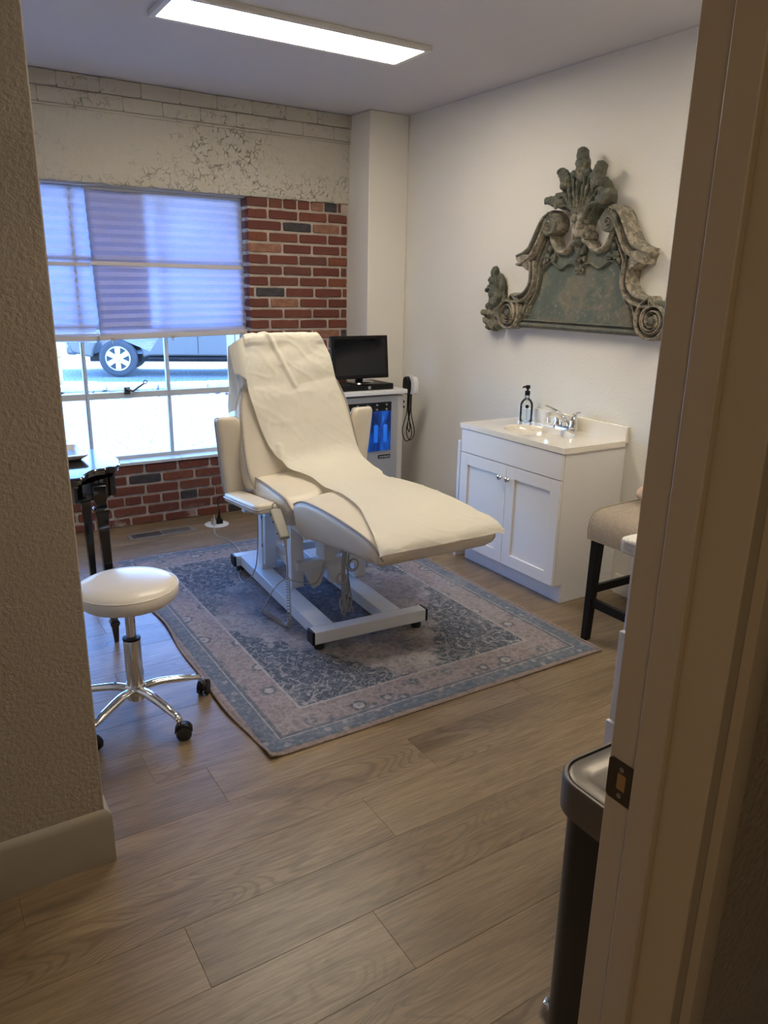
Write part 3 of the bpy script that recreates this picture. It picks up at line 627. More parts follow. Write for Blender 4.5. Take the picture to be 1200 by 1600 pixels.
# collapsed fan of folded pleats at the bottom
mb = MB()
for i in range(7):
    z0l = 1.235 - i * 0.0085; z1l = z0l - 0.0085
    z0r = 1.235 - i * 0.0125; z1r = z0r - 0.0125
    mb.add([(0.22, 4.850, z0l), (1.00, 4.850, z0r), (1.00, 4.842, (z0r + z1r) / 2), (0.22, 4.842, (z0l + z1l) / 2), (1.00, 4.850, z1r), (0.22, 4.850, z1l)], [(0, 1, 2, 3), (3, 2, 4, 5)])
part('folded_pleats', mb, M['shade'], s2, smooth=False)
part('bottom_rail', MB().bar((0.20, 4.845, 1.180), (1.022, 4.845, 1.174), 0.012, 0.030).bar((0.20, 4.840, 1.196), (1.020, 4.840, 1.196), 0.012, 0.008), M['shade_strip'], s2, bevel=0.002)
mb = MB()
for i in range(8):
    a0 = i / 8; a1 = (i + 1) / 8; am = (a0 + a1) / 2
    P0 = (1.12 + 0.02 * a0, 4.852, 1.170 - 0.002 * a0)
    q = lambda a, yy: (1.375 - 0.06 * a, yy, 1.170 - 0.082 * a)
    mb.add([P0, q(a0, 4.856), q(am, 4.846), q(a1, 4.856)], [(0, 1, 2), (0, 2, 3)])
part('sagging_fan', mb, M['shade'], s2, smooth=False)

# ------------------------------------------------------------------ ceiling light panel
def light_panel(x0, x1, y0, y1, label):
    root = empty('ceiling_light', ((x0 + x1) / 2, (y0 + y1) / 2, ZC), label, 'ceiling light')
    w = 0.026; z0 = ZC - 0.022
    mb = MB().box((x0, y0, z0), (x1, y0 + w, ZC)).box((x0, y1 - w, z0), (x1, y1, ZC)).box((x0, y0 + w, z0), (x0 + w, y1 - w, ZC)).box((x1 - w, y0 + w, z0), (x1, y1 - w, ZC))
    part('frame', mb, M['led_frame'], root, bevel=0.002)
    part('diffuser', MB().box((x0 + w, y0 + w, z0 + 0.002), (x1 - w, y1 - w, z0 + 0.006)), M['led'], root, smooth=False)
light_panel(1.041, 2.258, 3.222, 3.532, 'long flat white light panel lit on the ceiling')
light_panel(1.35, 2.567, 1.15, 1.46, 'second lit ceiling panel over the counter, out of frame')
hl = bpy.data.lights.new('hall_light', 'AREA'); hl.energy = HALL_W; hl.size = 0.5; hl.color = (1.0, 0.74, 0.46)
ho = bpy.data.objects.new('hall_light', hl); COL.objects.link(ho); ho.location = (-0.75, -0.9, ZC - 0.03)

# ------------------------------------------------------------------ rug
root = empty('area_rug', (1.62, 3.065, 0), 'faded blue and pink patterned rug under the treatment chair', 'rug')
def rugf(u, v):
    x = -RUG_HX + 2 * RUG_HX * u; y = -RUG_HY + 2 * RUG_HY * v
    wob = 0.010 * sin(y * 5 + 1.0) + 0.006 * sin(y * 11)
    z = 0.006 + 0.002 * noise.noise((x * 3, y * 3, 0)) + (0.006 * max(0, sin(y * 9 + 1)) if u == 0 else 0)
    if u < 0.02 and v < 0.03: z += 0.010
    return (1.62 + x + wob * (1 - u), 3.065 + y, z)
o = part('woven_field', MB().grid(rugf, 50, 60), M['rug'], root, ang=180)
o.modifiers.new('thick', 'SOLIDIFY').thickness = 0.005; o.modifiers['thick'].offset = -1
o.data.transform(Matrix.Translation(o.location)); o.location = (0, 0, 0)   # pattern coordinates start at the rug centre
pts = [rugf(i / 40, 0) for i in range(41)] + [rugf(1, j / 50) for j in range(51)] + [rugf(1 - i / 40, 1) for i in range(41)] + [rugf(0, 1 - j / 50) for j in range(51)]
mb = MB().tube([(p[0], p[1], p[2] - 0.001 + 0.0006 * (i % 2)) for i, p in enumerate(pts)], 0.0052, 6)
part('edge_binding', mb, M['rug_edge'], root, label='beige stitched binding')

# ------------------------------------------------------------------ treatment chair
ZR = 0.008
chair = empty('treatment_chair', (1.62, 3.05, ZR), 'cream vinyl reclining treatment chair on a white steel base', 'treatment chair')
RB = Matrix.Translation((1.605, 3.1, 0)) @ Matrix.Rotation(radians(-3.2), 4, 'Z') @ Matrix.Translation((-1.605, -3.1, 0))
def rotb(mb): mb.v = [tuple(RB @ Vector(p)) for p in mb.v]; return mb
SW = M['steel_white']
bz0, bz1 = 0.042, 0.098
fc = part('base_crossbar', rotb(MB().box((1.335, 2.575, bz0), (1.895, 2.635, bz1))), SW, chair, bevel=0.003)
bc = part('base_crossbar', rotb(MB().box((1.335, 3.62, bz0), (1.895, 3.68, bz1))), SW, chair, bevel=0.003)
for c_, yy in ((fc, 2.605), (bc, 3.65)):
    for x0, x1 in ((1.329, 1.341), (1.889, 1.901)):
        part('end_cap', rotb(MB().box((x0, yy - 0.031, bz0 - 0.001), (x1, yy + 0.031, bz1 + 0.001))), M['black_plastic'], c_, bevel=0.002)
    for x0 in (1.352, 1.838):
        part('rubber_foot', rotb(MB().lathe([(0.022, ZR + 0.002), (0.024, ZR + 0.012), (0.02, bz0)], (x0 + 0.02, yy, 0), 14)), M['rubber'], c_)
for x in (1.41, 1.745): part('base_rail', rotb(MB().box((x - 0.045, 2.635, bz0), (x + 0.045, 3.62, bz1))), SW, chair, bevel=0.003)
for x in (1.435, 1.80):
    u = part('upright', rotb(MB().box((x - 0.035, 3.375, bz1), (x + 0.035, 3.435, 0.415))), SW, chair, bevel=0.003)
    part('cover_plate', rotb(MB().prism([(3.345, 0.13), (3.375, 0.13), (3.375, 0.40), (3.33, 0.40)], x - 0.030, x + 0.030, lambda a, b, c: (c, a, b))), SW, u, bevel=0.003)
    for z in (0.385, 0.235): part('bolt', rotb(MB().lathe([(0.009, -0.006), (0.009, 0.0)], (x - 0.036, 3.36, z), 8, 'X')), M['grey_plastic'], u)
for x in (1.465, 1.80):
    part('lift_post', rotb(MB().box((x - 0.035, 3.055, 0.105), (x + 0.03, 3.12, 0.46))), SW, chair, bevel=0.003)
    part('lift_arm', rotb(MB().bar((x, 3.40, 0.39), (x, 3.09, 0.43), 0.03, 0.05)), SW, chair, bevel=0.002)
    part('lift_arm', rotb(MB().bar((x + 0.02, 3.38, 0.21), (x + 0.02, 3.08, 0.16), 0.03, 0.045)), SW, chair, bevel=0.002)
part('seat_frame', rotb(MB().box((1.42, 2.86, 0.415), (1.85, 2.90, 0.455)).box((1.42, 3.36, 0.43), (1.85, 3.40, 0.47)).box((1.42, 2.86, 0.42), (1.46, 3.4, 0.46)).box((1.81, 2.86, 0.42), (1.85, 3.4, 0.46))), SW, chair, bevel=0.003)
part('cross_beam', rotb(MB().box((1.45, 3.02, 0.20), (1.86, 3.065, 0.245))), SW, chair, bevel=0.003)
part('cross_beam', rotb(MB().box((1.42, 3.40, 0.16), (1.82, 3.44, 0.20))), SW, chair, bevel=0.003)
part('motor_box', rotb(MB().box((1.555, 2.95, 0.26), (1.62, 3.05, 0.46))), SW, chair, bevel=0.004)
part('actuator_tube', rotb(MB().tube([(1.59, 3.28, 0.30), (1.60, 2.80, 0.42)], 0.022, 14).tube([(1.60, 2.82, 0.415), (1.605, 2.60, 0.47)], 0.013, 12)), M['brushed'], chair)
part('bracket', rotb(MB().prism([(1.48, 0.20), (1.60, 0.20), (1.565, 0.115), (1.53, 0.10)], 3.02, 3.05, lambda a, b, c: (a, c, b)).prism([(1.60, 0.215), (1.69, 0.215), (1.67, 0.125), (1.61, 0.125)], 2.99, 3.03, lambda a, b, c: (a, c, b))), SW, chair, bevel=0.002)
part('leg_lift_bar', rotb(MB().bar((1.62, 2.9, 0.44), (1.65, 2.42, 0.478), 0.03, 0.03)), SW, chair, bevel=0.003)

def cushion(name, stations, parent, mat=None, crown=0.022, label=None, pipe=True, nseg=10):
    """stations: (centre(x,y,z) of top surface, half width, thickness, up vector); lofted padded section"""
    rings = []; left = []; right = []
    for (c, hw, th, up) in stations:
        c = Vector(c); up = Vector(up).normalized(); sx_ = Vector((1, 0, 0)); ring = []
        r_ = min(0.022, th * 0.35)
        prof = []
        for k in range(nseg + 1):
            a = -1 + 2 * k / nseg; prof.append((a * (hw - r_), crown * (1 - abs(a) ** 2.6)))
        prof += [(hw - 0.3 * r_, -0.25 * r_), (hw, -r_ * 1.1), (hw + 0.003, -th * 0.5), (hw - 0.006, -th + r_), (hw - 0.028, -th), (-hw + 0.028, -th), (-hw + 0.006, -th + r_), (-hw - 0.003, -th * 0.5), (-hw, -r_ * 1.1), (-hw + 0.3 * r_, -0.25 * r_)]
        for a, b in prof: ring.append(c + sx_ * a + up * b)
        rings.append(ring); left.append(c - sx_ * (hw - 0.3 * r_) + up * -0.001); right.append(c + sx_ * (hw - 0.3 * r_) + up * -0.001)
    o = part(name, MB().rings(rings), mat or M['vinyl'], parent, ang=60, label=label)
    if pipe:
        part('piping', MB().tube(left, 0.0036, 6), M['piping'], o); part('piping', MB().tube(right, 0.0036, 6), M['piping'], o)
    return o
def st(profile, n=22):   # profile rows: (y, z, hw, th); smooth and give end rounding
    P = cr(profile, 6); S = []
    for i, p in enumerate(P):
        q = P[min(i + 1, len(P) - 1)]; w = P[max(i - 1, 0)]; d = Vector((0, q[0] - w[0], q[1] - w[1]))
        up = Vector((0, -d.z, d.y)); 
        if up.length < 1e-6: up = Vector((0, 0, 1))
        up.normalize(); S.append(((1.64 if len(p) < 5 else p[4], p[0], p[1]), p[2], p[3], up))
    return S
def endcap(S, a=True, b=True, e=0.016):
    S = list(S)
    for flag, idx in ((a, 0), (b, -1)):
        if not flag: continue
        (c, hw, th, up) = S[idx]; other = S[1] if idx == 0 else S[-2]; d = (Vector(c) - Vector(other[0])).normalized()
        c1 = Vector(c) + d * e * 0.7 - up * e * 0.35; c2 = Vector(c) + d * e - up * e
        s1 = (c1, hw - e * 0.35, th - e * 0.7, up); s2_ = (c2, hw - e, th - 2 * e, up)
        if idx == 0: S = [s2_, s1] + S
        else: S = S + [s1, s2_]
    return S
# leg rest (from the foot end to the knee joint; up must face +z so run from foot to knee)
legS = st([(2.180, 0.565, 0.278, 0.070), (2.24, 0.602, 0.284, 0.098), (2.40, 0.622, 0.287, 0.125), (2.60, 0.630, 0.289, 0.155), (2.78, 0.622, 0.290, 0.170), (2.875, 0.588, 0.290, 0.155)])
leg_rest = cushion('leg_rest', endcap(legS), chair, crown=0.026)
seatS = st([(2.915, 0.555, 0.285, 0.125), (2.97, 0.590, 0.290, 0.150), (3.08, 0.605, 0.295, 0.160), (3.22, 0.615, 0.295, 0.150), (3.36, 0.612, 0.290, 0.130)])
seat = cushion('seat', endcap(seatS), chair, crown=0.02)
# backrest: profile along the tilted plane y = 3.27+(z-.62)*.387 (front face); runs downwards so that up points to the viewer
bk = []
for z, hw, th in ((1.035, 0.262, 0.11), (0.95, 0.292, 0.12), (0.85, 0.306, 0.13), (0.74, 0.315, 0.135), (0.64, 0.315, 0.135), (0.575, 0.300, 0.13)):
    bk.append((3.275 + (z - 0.62) * 0.387 + 0.02, z, hw, th))
def st_back(rows):
    P = cr(rows, 6); up = Vector((0, -1, 0.387)).normalized(); return [((1.632, p[0], p[1]), p[2], p[3], up) for p in P]
back = cushion('backrest', endcap(st_back(bk)), chair, crown=0.03)
hk = [(3.275 + (z - 0.62) * 0.387 + 0.014, z, hw, th) for z, hw, th in ((1.225, 0.165, 0.085), (1.19, 0.200, 0.105), (1.13, 0.228, 0.11), (1.052, 0.250, 0.11))]
head = cushion('head_cushion', endcap(st_back(hk)), chair, crown=0.025)
part('back_support', MB().bar((1.632, 3.50, 0.62), (1.632, 3.60, 0.98), 0.10, 0.03, (0, 1, 0)).bar((1.5, 3.43, 0.56), (1.78, 3.43, 0.56), 0.04, 0.04), SW, chair, bevel=0.003)
# arms: a raised pad beside the back and a short lower pad
def pad(name, p0, p1, hw, th, upv, sidev, parent):
    p0 = Vector(p0); p1 = Vector(p1); up = Vector(upv).normalized(); s = Vector(sidev).normalized(); rings = []; d = p1 - p0; lft = []
    for t, k in ((0, 0.62), (0.014, 0.84), (0.05, 0.98), (0.12, 1.0), (0.3, 1.01), (0.5, 1.02), (0.7, 1.01), (0.88, 1.0), (0.95, 0.98), (0.986, 0.84), (1, 0.62)):
        ring = []; c = p0 + d * t
        for j in range(20):
            a = 2 * pi * j / 20; ca, sa = cos(a), sin(a)
            ring.append(c + s * (abs(ca) ** 0.5 * (1 if ca > 0 else -1)) * hw * k + up * (abs(sa) ** 0.6 * (1 if sa > 0 else -1)) * th / 2 * k)
        rings.append(ring)
    o = part(name, MB().rings(rings), M['vinyl'], parent, ang=60)
    loop = []
    ts = [0.0, 0.01, 0.04, 0.5, 0.96, 0.99, 1.0]; ks = [0.8, 0.94, 1, 1.02, 1, 0.94, 0.8]
    for t, k in zip(ts, ks): loop.append(p0 + d * t + s * hw * k)
    for t, k in list(zip(ts, ks))[::-1]: loop.append(p0 + d * t - s * hw * k)
    loop.append(loop[0]); part('piping', MB().tube(loop, 0.003, 6), M['piping'], o); return o
for sg in (-1, 1):
    X = 1.64 + sg * 0.335
    pad('arm_pad', (X, 3.43, 0.50), (X + sg * 0.040, 3.415, 0.892), 0.060, 0.070, (0, -1, 0.25), (1, 0, 0), chair)
    X2 = 1.64 + sg * 0.372
    pad('forearm_pad', (X2 + sg * -0.022, 3.43, 0.500), (X2 + sg * -0.010, 2.985, 0.545), 0.054, 0.052, (0, 0.05, 1), (1, 0, 0), chair)
    part('arm_bracket', MB().bar((X2, 3.25, 0.475), (1.64 + sg * 0.20, 3.25, 0.45), 0.04, 0.02), SW, chair, bevel=0.002)

# hand remote hanging from the chair, with its coiled cord
rem = empty('hand_remote', (1.30, 2.93, 0.53), 'putty grey hand remote hanging under the chair arm', 'remote control')
ax = (Vector((1.30, 2.86, 0.445)) - Vector((1.30, 2.96, 0.545))).normalized()
mb = MB().bar((1.305, 2.965, 0.545), (1.305, 2.862, 0.440), 0.050, 0.026, (0, 0.7, 0.7)); part('case', mb, M['grey_plastic'], rem, bevel=0.006)
part('hook', MB().tube([(1.305, 2.975, 0.545), (1.305, 2.985, 0.565), (1.315, 2.97, 0.575), (1.33, 2.95, 0.565)], 0.0035, 6), M['grey_plastic'], rem)
for t in (0.15, 0.4, 0.8): part('button', MB().ell((1.279, 2.965 - 0.103 * t, 0.545 - 0.105 * t), (0.003, 0.005, 0.005), 8, 6), M['black_plastic'], rem)
cpts = [(1.305, 2.862, 0.440), (1.305, 2.852, 0.40), (1.308, 2.848, 0.33), (1.308, 2.846, 0.262)]
mb = MB().tube([cpts[0], cpts[1]], [0.009, 0.005], 8).tube(cr(cpts[1:], 5), 0.0035, 8)
def coil(path, R, r, turns):
    P = [Vector(p) for p in cr(path, 10)]; out = []; n = turns * 9
    for i in range(n + 1):
        f = i / n * (len(P) - 1); k = min(int(f), len(P) - 2); p = P[k].lerp(P[k + 1], f - k); t = (P[k + 1] - P[k]).normalized()
        u = t.cross(Vector((1, 0.2, 0))).normalized(); w = t.cross(u); a = 2 * pi * i / 9; out.append(p + (u * cos(a) + w * sin(a)) * R)
    return out
part('coiled_cord', mb.tube(coil([(1.308, 2.846, 0.262), (1.31, 2.845, 0.16), (1.31, 2.845, 0.045), (1.31, 2.88, 0.022), (1.29, 2.98, 0.022), (1.28, 3.07, 0.024)], 0.0085, 0.0026, 44), 0.0026, 5), M['cord_grey'], rem)
part('cord_tail', MB().tube(cr([(1.28, 3.07, 0.024), (1.33, 3.08, 0.10), (1.38, 3.05, 0.165), (1.44, 3.0, 0.16), (1.52, 2.98, 0.15), (1.58, 3.0, 0.26)], 6), 0.003, 6), M['cord_grey'], rem)
# power cord from the floor outlet to the chair
pc = thing('power_cord', MB().tube(cr([(1.56, 4.50, 0.055), (1.555, 4.49, 0.075), (1.545, 4.46, 0.035), (1.52, 4.40, 0.004), (1.50, 4.28, 0.004), (1.53, 4.18, 0.006), (1.52, 4.05, 0.016), (1.50, 3.90, 0.016), (1.45, 3.72, 0.018), (1.36, 3.58, 0.018), (1.33, 3.42, 0.03), (1.35, 3.32, 0.14), (1.36, 3.30, 0.30), (1.37, 3.32, 0.42)], 8), 0.0032, 6), M['cord_grey'], (1.5, 4.4, 0.02), 'thin grey power cord running from floor outlet to chair', 'power cord')
# bundle of looped cords below the seat
cb = empty('cord_bundle', (1.60, 2.84, 0.40), 'tangle of grey cords tied up and hanging under the leg rest', 'cord bundle')
for k in range(5):
    rr = random.Random(k); x = 1.60 + rr.uniform(-0.02, 0.02); yy = 2.84 + rr.uniform(-0.015, 0.015)
    mb = MB().tube(cr([(x, yy, 0.44), (x + 0.006, yy, 0.34), (x - 0.004, yy - 0.004, 0.24), (x + 0.01, yy, 0.15), (x + 0.03 * sin(k), yy + 0.01, 0.055 + 0.01 * k), (x + 0.02 * cos(k), yy - 0.02, 0.035), (x, yy, 0.11 + 0.01 * k), (x + 0.004, yy, 0.22)], 6), 0.0036, 6)
    part('hanging_cord', mb, M['cord_grey'], cb)
for k in range(4):
    sg = 1 if k < 2 else -1; cx = 1.60 + sg * 0.034; cz = (0.265 if sg > 0 else 0.215) + 0.006 * (k % 2); R = 0.030 - 0.005 * (k % 2)
    part('cord_loop', MB().tube([(cx + R * cos(a) * 0.95, 2.835 - 0.006 * k, cz + R * sin(a)) for a in [i * pi / 9 for i in range(19)]], 0.0036, 6), M['cord_grey'], cb)

# ------------------------------------------------------------------ exam paper draped on the chair
# rows from behind the head to the foot: (left x, right x, y, z) on the top surface, normal offset added
rows = [(1.395, 1.790, 3.60, 1.12), (1.400, 1.795, 3.585, 1.20), (1.405, 1.785, 3.545, 1.262), (1.40, 1.800, 3.495, 1.268), (1.395, 1.838, 3.468, 1.20),
        (1.385, 1.850, 3.436, 1.125), (1.380, 1.860, 3.410, 1.05), (1.385, 1.872, 3.374, 0.965), (1.405, 1.89, 3.335, 0.865), (1.43, 1.905, 3.295, 0.77),
        (1.465, 1.915, 3.245, 0.70), (1.495, 1.922, 3.17, 0.668), (1.535, 1.920, 3.05, 0.650), (1.530, 1.912, 2.95, 0.642), (1.505, 1.910, 2.83, 0.656),
        (1.485, 1.908, 2.66, 0.670), (1.455, 1.912, 2.48, 0.668), (1.405, 1.925, 2.32, 0.652), (1.365, 1.945, 2.215, 0.632), (1.350, 1.955, 2.160, 0.604), (1.348, 1.952, 2.146, 0.578)]
R_ = cr(rows, 5)
def wr(x, s, z=0.0):  # sharp-ish wrinkle noise
    return noise.noise((x * 1.0, s * 1.0, z))
def paperf(u, v):
    f = v * (len(R_) - 1); k = min(int(f), len(R_) - 2); t = f - k; a = [R_[k][m] + (R_[k + 1][m] - R_[k][m]) * t for m in range(4)]
    xl, xr, yy, zz = a; x = xl + (xr - xl) * u
    d = Vector((0, R_[k + 1][2] - R_[k][2], R_[k + 1][3] - R_[k][3])); n_ = Vector((0, d.z, -d.y)); 
    if n_.length > 1e-6: n_.normalize()
    s = (v * 3.0)
    cx = (x - 1.635) / 0.30; crown = -0.020 * min(1.2, abs(cx)) ** 2.4 if v > 0.18 else -0.006 * abs(cx) ** 3
    w1 = abs(wr(x * 4 + s * 1.5, s * 3.2, 0)) * 0.013; w2 = max(0, 0.12 - abs(wr(x * 8 - s * 4, s * 5, 5))) * 0.020 + max(0, 0.10 - abs(wr(x * 11 + s * 5, s * 4, 9))) * 0.02
    # diagonal folds near head and knees
    fold = 0.010 * max(0, 1 - abs((x - 1.52) - (v - 0.15) * 0.6) / 0.018) * (1 if 0.1 < v < 0.32 else 0)
    fold += 0.013 * max(0, 1 - abs((x - 1.47) - (v - 0.5) * -0.25) / 0.02) * (1 if v > 0.45 else 0)
    h = w1 + w2 + fold + crown
    p = Vector((x, yy, zz)) + n_ * h * (1 if n_.z >= -0.2 or n_.y < 0 else 1)
    if u > 0.95 and v > 0.6: p.z -= (u - 0.95) * 0.25
    if u < 0.05: p.z -= (0.05 - u) * 0.12
    return tuple(p)
# check that the offset points away from the chair: flip if needed is handled by n_ definition (d runs head to foot)
pap = empty('exam_paper_sheet', (1.64, 2.9, 0.64), 'cream crinkled disposable paper draped from headrest to footrest', 'paper sheet')
part('draped_sheet', MB().grid(paperf, 64, 200), M['paper'], pap, ang=180)
# loose flap hanging off the upper left corner, behind the back edge
def flap(u, v):
    t = [(1.405, 3.50, 1.262), (1.330, 3.52, 1.215)]; b_ = [(1.352, 3.47, 0.93), (1.312, 3.50, 0.885)]
    A = Vector(t[0]).lerp(Vector(t[1]), u); B = Vector(b_[0]).lerp(Vector(b_[1]), u)
    if u < 0.001: B = Vector((1.378, 3.43, 1.05))
    p = A.lerp(B, v); p.y += 0.012 * sin(u * 7 + v * 3); p.x += 0.008 * sin(v * 8 + u * 4) * v; return tuple(p)
part('corner_flap', MB().grid(flap, 10, 24), M['paper'], pap, ang=180)
def wing(u, v):   # bridging fold from the sheet's left edge to the flap
    t0 = Vector((1.405, 3.50, 1.262)).lerp(Vector((1.384, 3.425, 1.06)), v); t1 = Vector((1.330, 3.52, 1.215)).lerp(Vector((1.335, 3.47, 1.09)), v)
    p = t0.lerp(t1, u); p.y -= 0.012 * sin(pi * u) * (1 - v); p.z += 0.008 * sin(u * pi) ; return tuple(p)
part('folded_corner', MB().grid(wing, 8, 16), M['paper'], pap, ang=180)

# ------------------------------------------------------------------ rolling stool
ZS = 0.0; SX, SY = 0.545, 2.50
stool = empty('rolling_stool', (SX, SY, 0), 'round white rolling stool with a chrome five star base', 'stool')
prof = [(0.02, 0.445), (0.150, 0.447), (0.160, 0.455), (0.170, 0.472), (0.172, 0.492), (0.168, 0.502), (0.150, 0.514), (0.11, 0.522), (0.05, 0.526), (0.005, 0.527)]
M['seat_white'] = pmat('white_vinyl', (0.80, 0.74, 0.64), 0.3, bump=0.04, bscale=60)
s_ = part('seat', MB().lathe(prof, (SX, SY, 0), 48), M['seat_white'], stool, ang=60)
part('seam', MB().tube([(SX + 0.1695 * cos(a), SY + 0.1695 * sin(a), 0.500) for a in [i * pi / 24 for i in range(49)]], 0.0022, 6), M['seat_white'], s_)
part('gas_lift_rod', MB().lathe([(0.017, 0.29), (0.017, 0.435), (0.05, 0.437), (0.06, 0.446)], (SX, SY, 0), 20), M['chrome'], stool)
sl = part('gas_lift_sleeve', MB().lathe([(0.020, 0.11), (0.030, 0.112), (0.030, 0.29), (0.028, 0.302), (0.018, 0.303)], (SX, SY, 0), 24), M['chrome'], stool)
part('sleeve_collar', MB().lathe([(0.028, 0.297), (0.031, 0.299), (0.031, 0.306), (0.020, 0.308)], (SX, SY, 0), 24), M['black_plastic'], sl)
part('base_hub', MB().lathe([(0.012, 0.062), (0.030, 0.066), (0.034, 0.078), (0.036, 0.115), (0.030, 0.125)], (SX, SY, 0), 24), M['chrome'], stool)
for k in range(5):
    a = radians(2 + 72 * k); c_, s1 = cos(a), sin(a); path = [(0.025, 0.105), (0.08, 0.108), (0.14, 0.100), (0.20, 0.088), (0.235, 0.080), (0.248, 0.066)]
    rings = []
    for i, (rd, z) in enumerate(cr(path, 4)):
        w = 0.022 - 0.009 * min(1, rd / 0.25); h = 0.013 if rd < 0.2 else 0.010
        rings.append([(SX + (rd) * c_ - s1 * w * cos(b), SY + rd * s1 + c_ * w * cos(b), z + h * sin(b)) for b in [2 * pi * j / 12 for j in range(12)]])
    part('base_arm', MB().rings(rings), M['chrome'], stool, ang=60)
    cx, cy = SX + 0.247 * c_, SY + 0.247 * s1; tdir = Vector((-s1, c_, 0)) if k % 2 else Vector((c_ * 0.6 - s1 * 0.8, s1 * 0.6 + c_ * 0.8, 0)); ad = tdir.cross(Vector((0, 0, 1))).normalized()
    mb = MB()
    for sgn in (-1, 1):
        w0 = Vector((cx, cy, 0.0265)) + tdir * 0.012 + ad * sgn * 0.013
        mb.tube([w0 - ad * 0.0085, w0 - ad * 0.007, w0 + ad * 0.007, w0 + ad * 0.0085], [0.020, 0.0262, 0.0262, 0.020], 18)
    cst = part('caster', mb, M['rubber'], stool)
    hood = []
    for sgn in (-1, 1):
        hood.append([Vector((cx, cy, 0.0265)) + tdir * (0.012 + 0.0295 * cos(b)) + Vector((0, 0, 0.0295 * sin(b))) + ad * sgn * 0.018 for b in [radians(15 + 12 * j) for j in range(14)]])
    part('caster_hood', MB().rings(hood, False, False), M['black_plastic'], cst, solid=0.003)
    part('caster_stem', MB().lathe([(0.006, 0.045), (0.006, 0.072)], (cx, cy, 0), 10), M['chrome'], cst)

# ------------------------------------------------------------------ black side table
TX, TY = 0.42, 3.40
table = empty('side_table', (TX, TY, 0), 'glossy black scallop edged side table at the window', 'table')
outl = [(0.10, 3.09), (0.497, 3.092), (0.538, 3.096), (0.556, 3.140), (0.585, 3.190), (0.618, 3.218), (0.655, 3.222), (0.672, 3.240), (0.700, 3.232), (0.728, 3.285), (0.746, 3.395), (0.738, 3.51), (0.702, 3.615), (0.660, 3.685), (0.614, 3.728), (0.56, 3.735), (0.10, 3.74)]
outl = [outl[0]] + cr(outl[1:16], 3) + [outl[16]]
cxo, cyo = 0.42, 3.41
def offs(pts, d):
    r_ = []
    n = len(pts)
    for i, (a, b) in enumerate(pts):
        p, q = pts[i - 1], pts[(i + 1) % n]; tx, ty = q[0] - p[0], q[1] - p[1]; l = math.hypot(tx, ty) or 1; r_.append((a - ty / l * d, b + tx / l * d))
    return r_
mb = MB()
layers = [(0.004, 0.750), (0.0, 0.746), (0.0, 0.741), (0.007, 0.739), (0.005, 0.733), (0.010, 0.730), (0.008, 0.723), (0.022, 0.716), (0.026, 0.705)]
mb.rings([[(a, b, z) for a, b in offs(outl, d)] for d, z in layers[::-1]])
M['mirror_lacquer'] = pmat('polished_black_top', (0.01, 0.01, 0.012), 0.12, coat=0.0, spec=0.6); M['mirror_lacquer'].node_tree.nodes['Principled BSDF'].inputs['IOR'].default_value = 1.55
tt_ = part('table_top', mb, M['black_lacquer'], table, ang=30)
part('polished_surface', MB().rings([[(a, b, z) for a, b in offs(outl, 0.005)] for z in (0.7502, 0.7512)]), M['mirror_lacquer'], tt_, ang=30)
ap = offs(outl, 0.040); mb = MB().rings([[(a, b, 0.62 + 0.03 * max(0, sin((a + b) * 14))) for a, b in ap], [(a, b, 0.706) for a, b in ap]])
part('apron', mb, M['black_lacquer'], table, ang=50)
for lx, ly in ((0.608, 3.155), (0.632, 3.62), (0.18, 3.14), (0.18, 3.68)):
    def sq(h, z, ox=0, oy=0): return [(lx + ox + a * h, ly + oy + b * h, z) for a, b in ((-1, -1), (1, -1), (1, 1), (-1, 1))]
    ox = lambda z: (0.01 if lx > 0.4 else -0.01) * (0.62 - z) / 0.62; oyf = lambda z: (-0.03 if ly < 3.4 else 0.03) * (0.62 - z) / 0.62
    prof = [(0.016, 0.0), (0.010, 0.012), (0.015, 0.075), (0.020, 0.085), (0.020, 0.095), (0.014, 0.105), (0.020, 0.45), (0.024, 0.575), (0.030, 0.585), (0.030, 0.60), (0.024, 0.606), (0.022, 0.63), (0.027, 0.645), (0.027, 0.70)]
    prof = [(0.009, 0.0)] + prof[1:]
    part('leg', MB().rings([sq(h, z, ox(z), oyf(z)) for h, z in prof]), M['black_lacquer'], table, bevel=0.003)
# tray on the table
tray = empty('square_tray', (0.53, 3.53, 0.752), 'small cream square dish on the black table', 'dish')
def rrect(x0, x1, y0, y1, r, z, n=4):
    o = []
    for cx, cy, a0 in ((x1 - r, y1 - r, 0), (x0 + r, y1 - r, 90), (x0 + r, y0 + r, 180), (x1 - r, y0 + r, 270)):
        for i in range(n + 1): a = radians(a0 + 90 * i / n); o.append((cx + r * cos(a), cy + r * sin(a), z))
    return o
part('dish', MB().rings([rrect(0.46, 0.600, 3.42, 3.62, 0.02, 0.752), rrect(0.44, 0.622, 3.385, 3.65, 0.025, 0.772), rrect(0.437, 0.625, 3.382, 3.653, 0.025, 0.780), rrect(0.447, 0.613, 3.395, 3.64, 0.022, 0.781), rrect(0.465, 0.595, 3.425, 3.61, 0.018, 0.760)]), M['porcelain'], tray, ang=40)
thing('folded_paper', MB().box((0.475, 3.44, 0.763), (0.585, 3.585, 0.768)), M['bluepaper'], (0.53, 3.52, 0.763), 'light blue folded paper lying in the cream dish', 'paper', bevel=0.001)

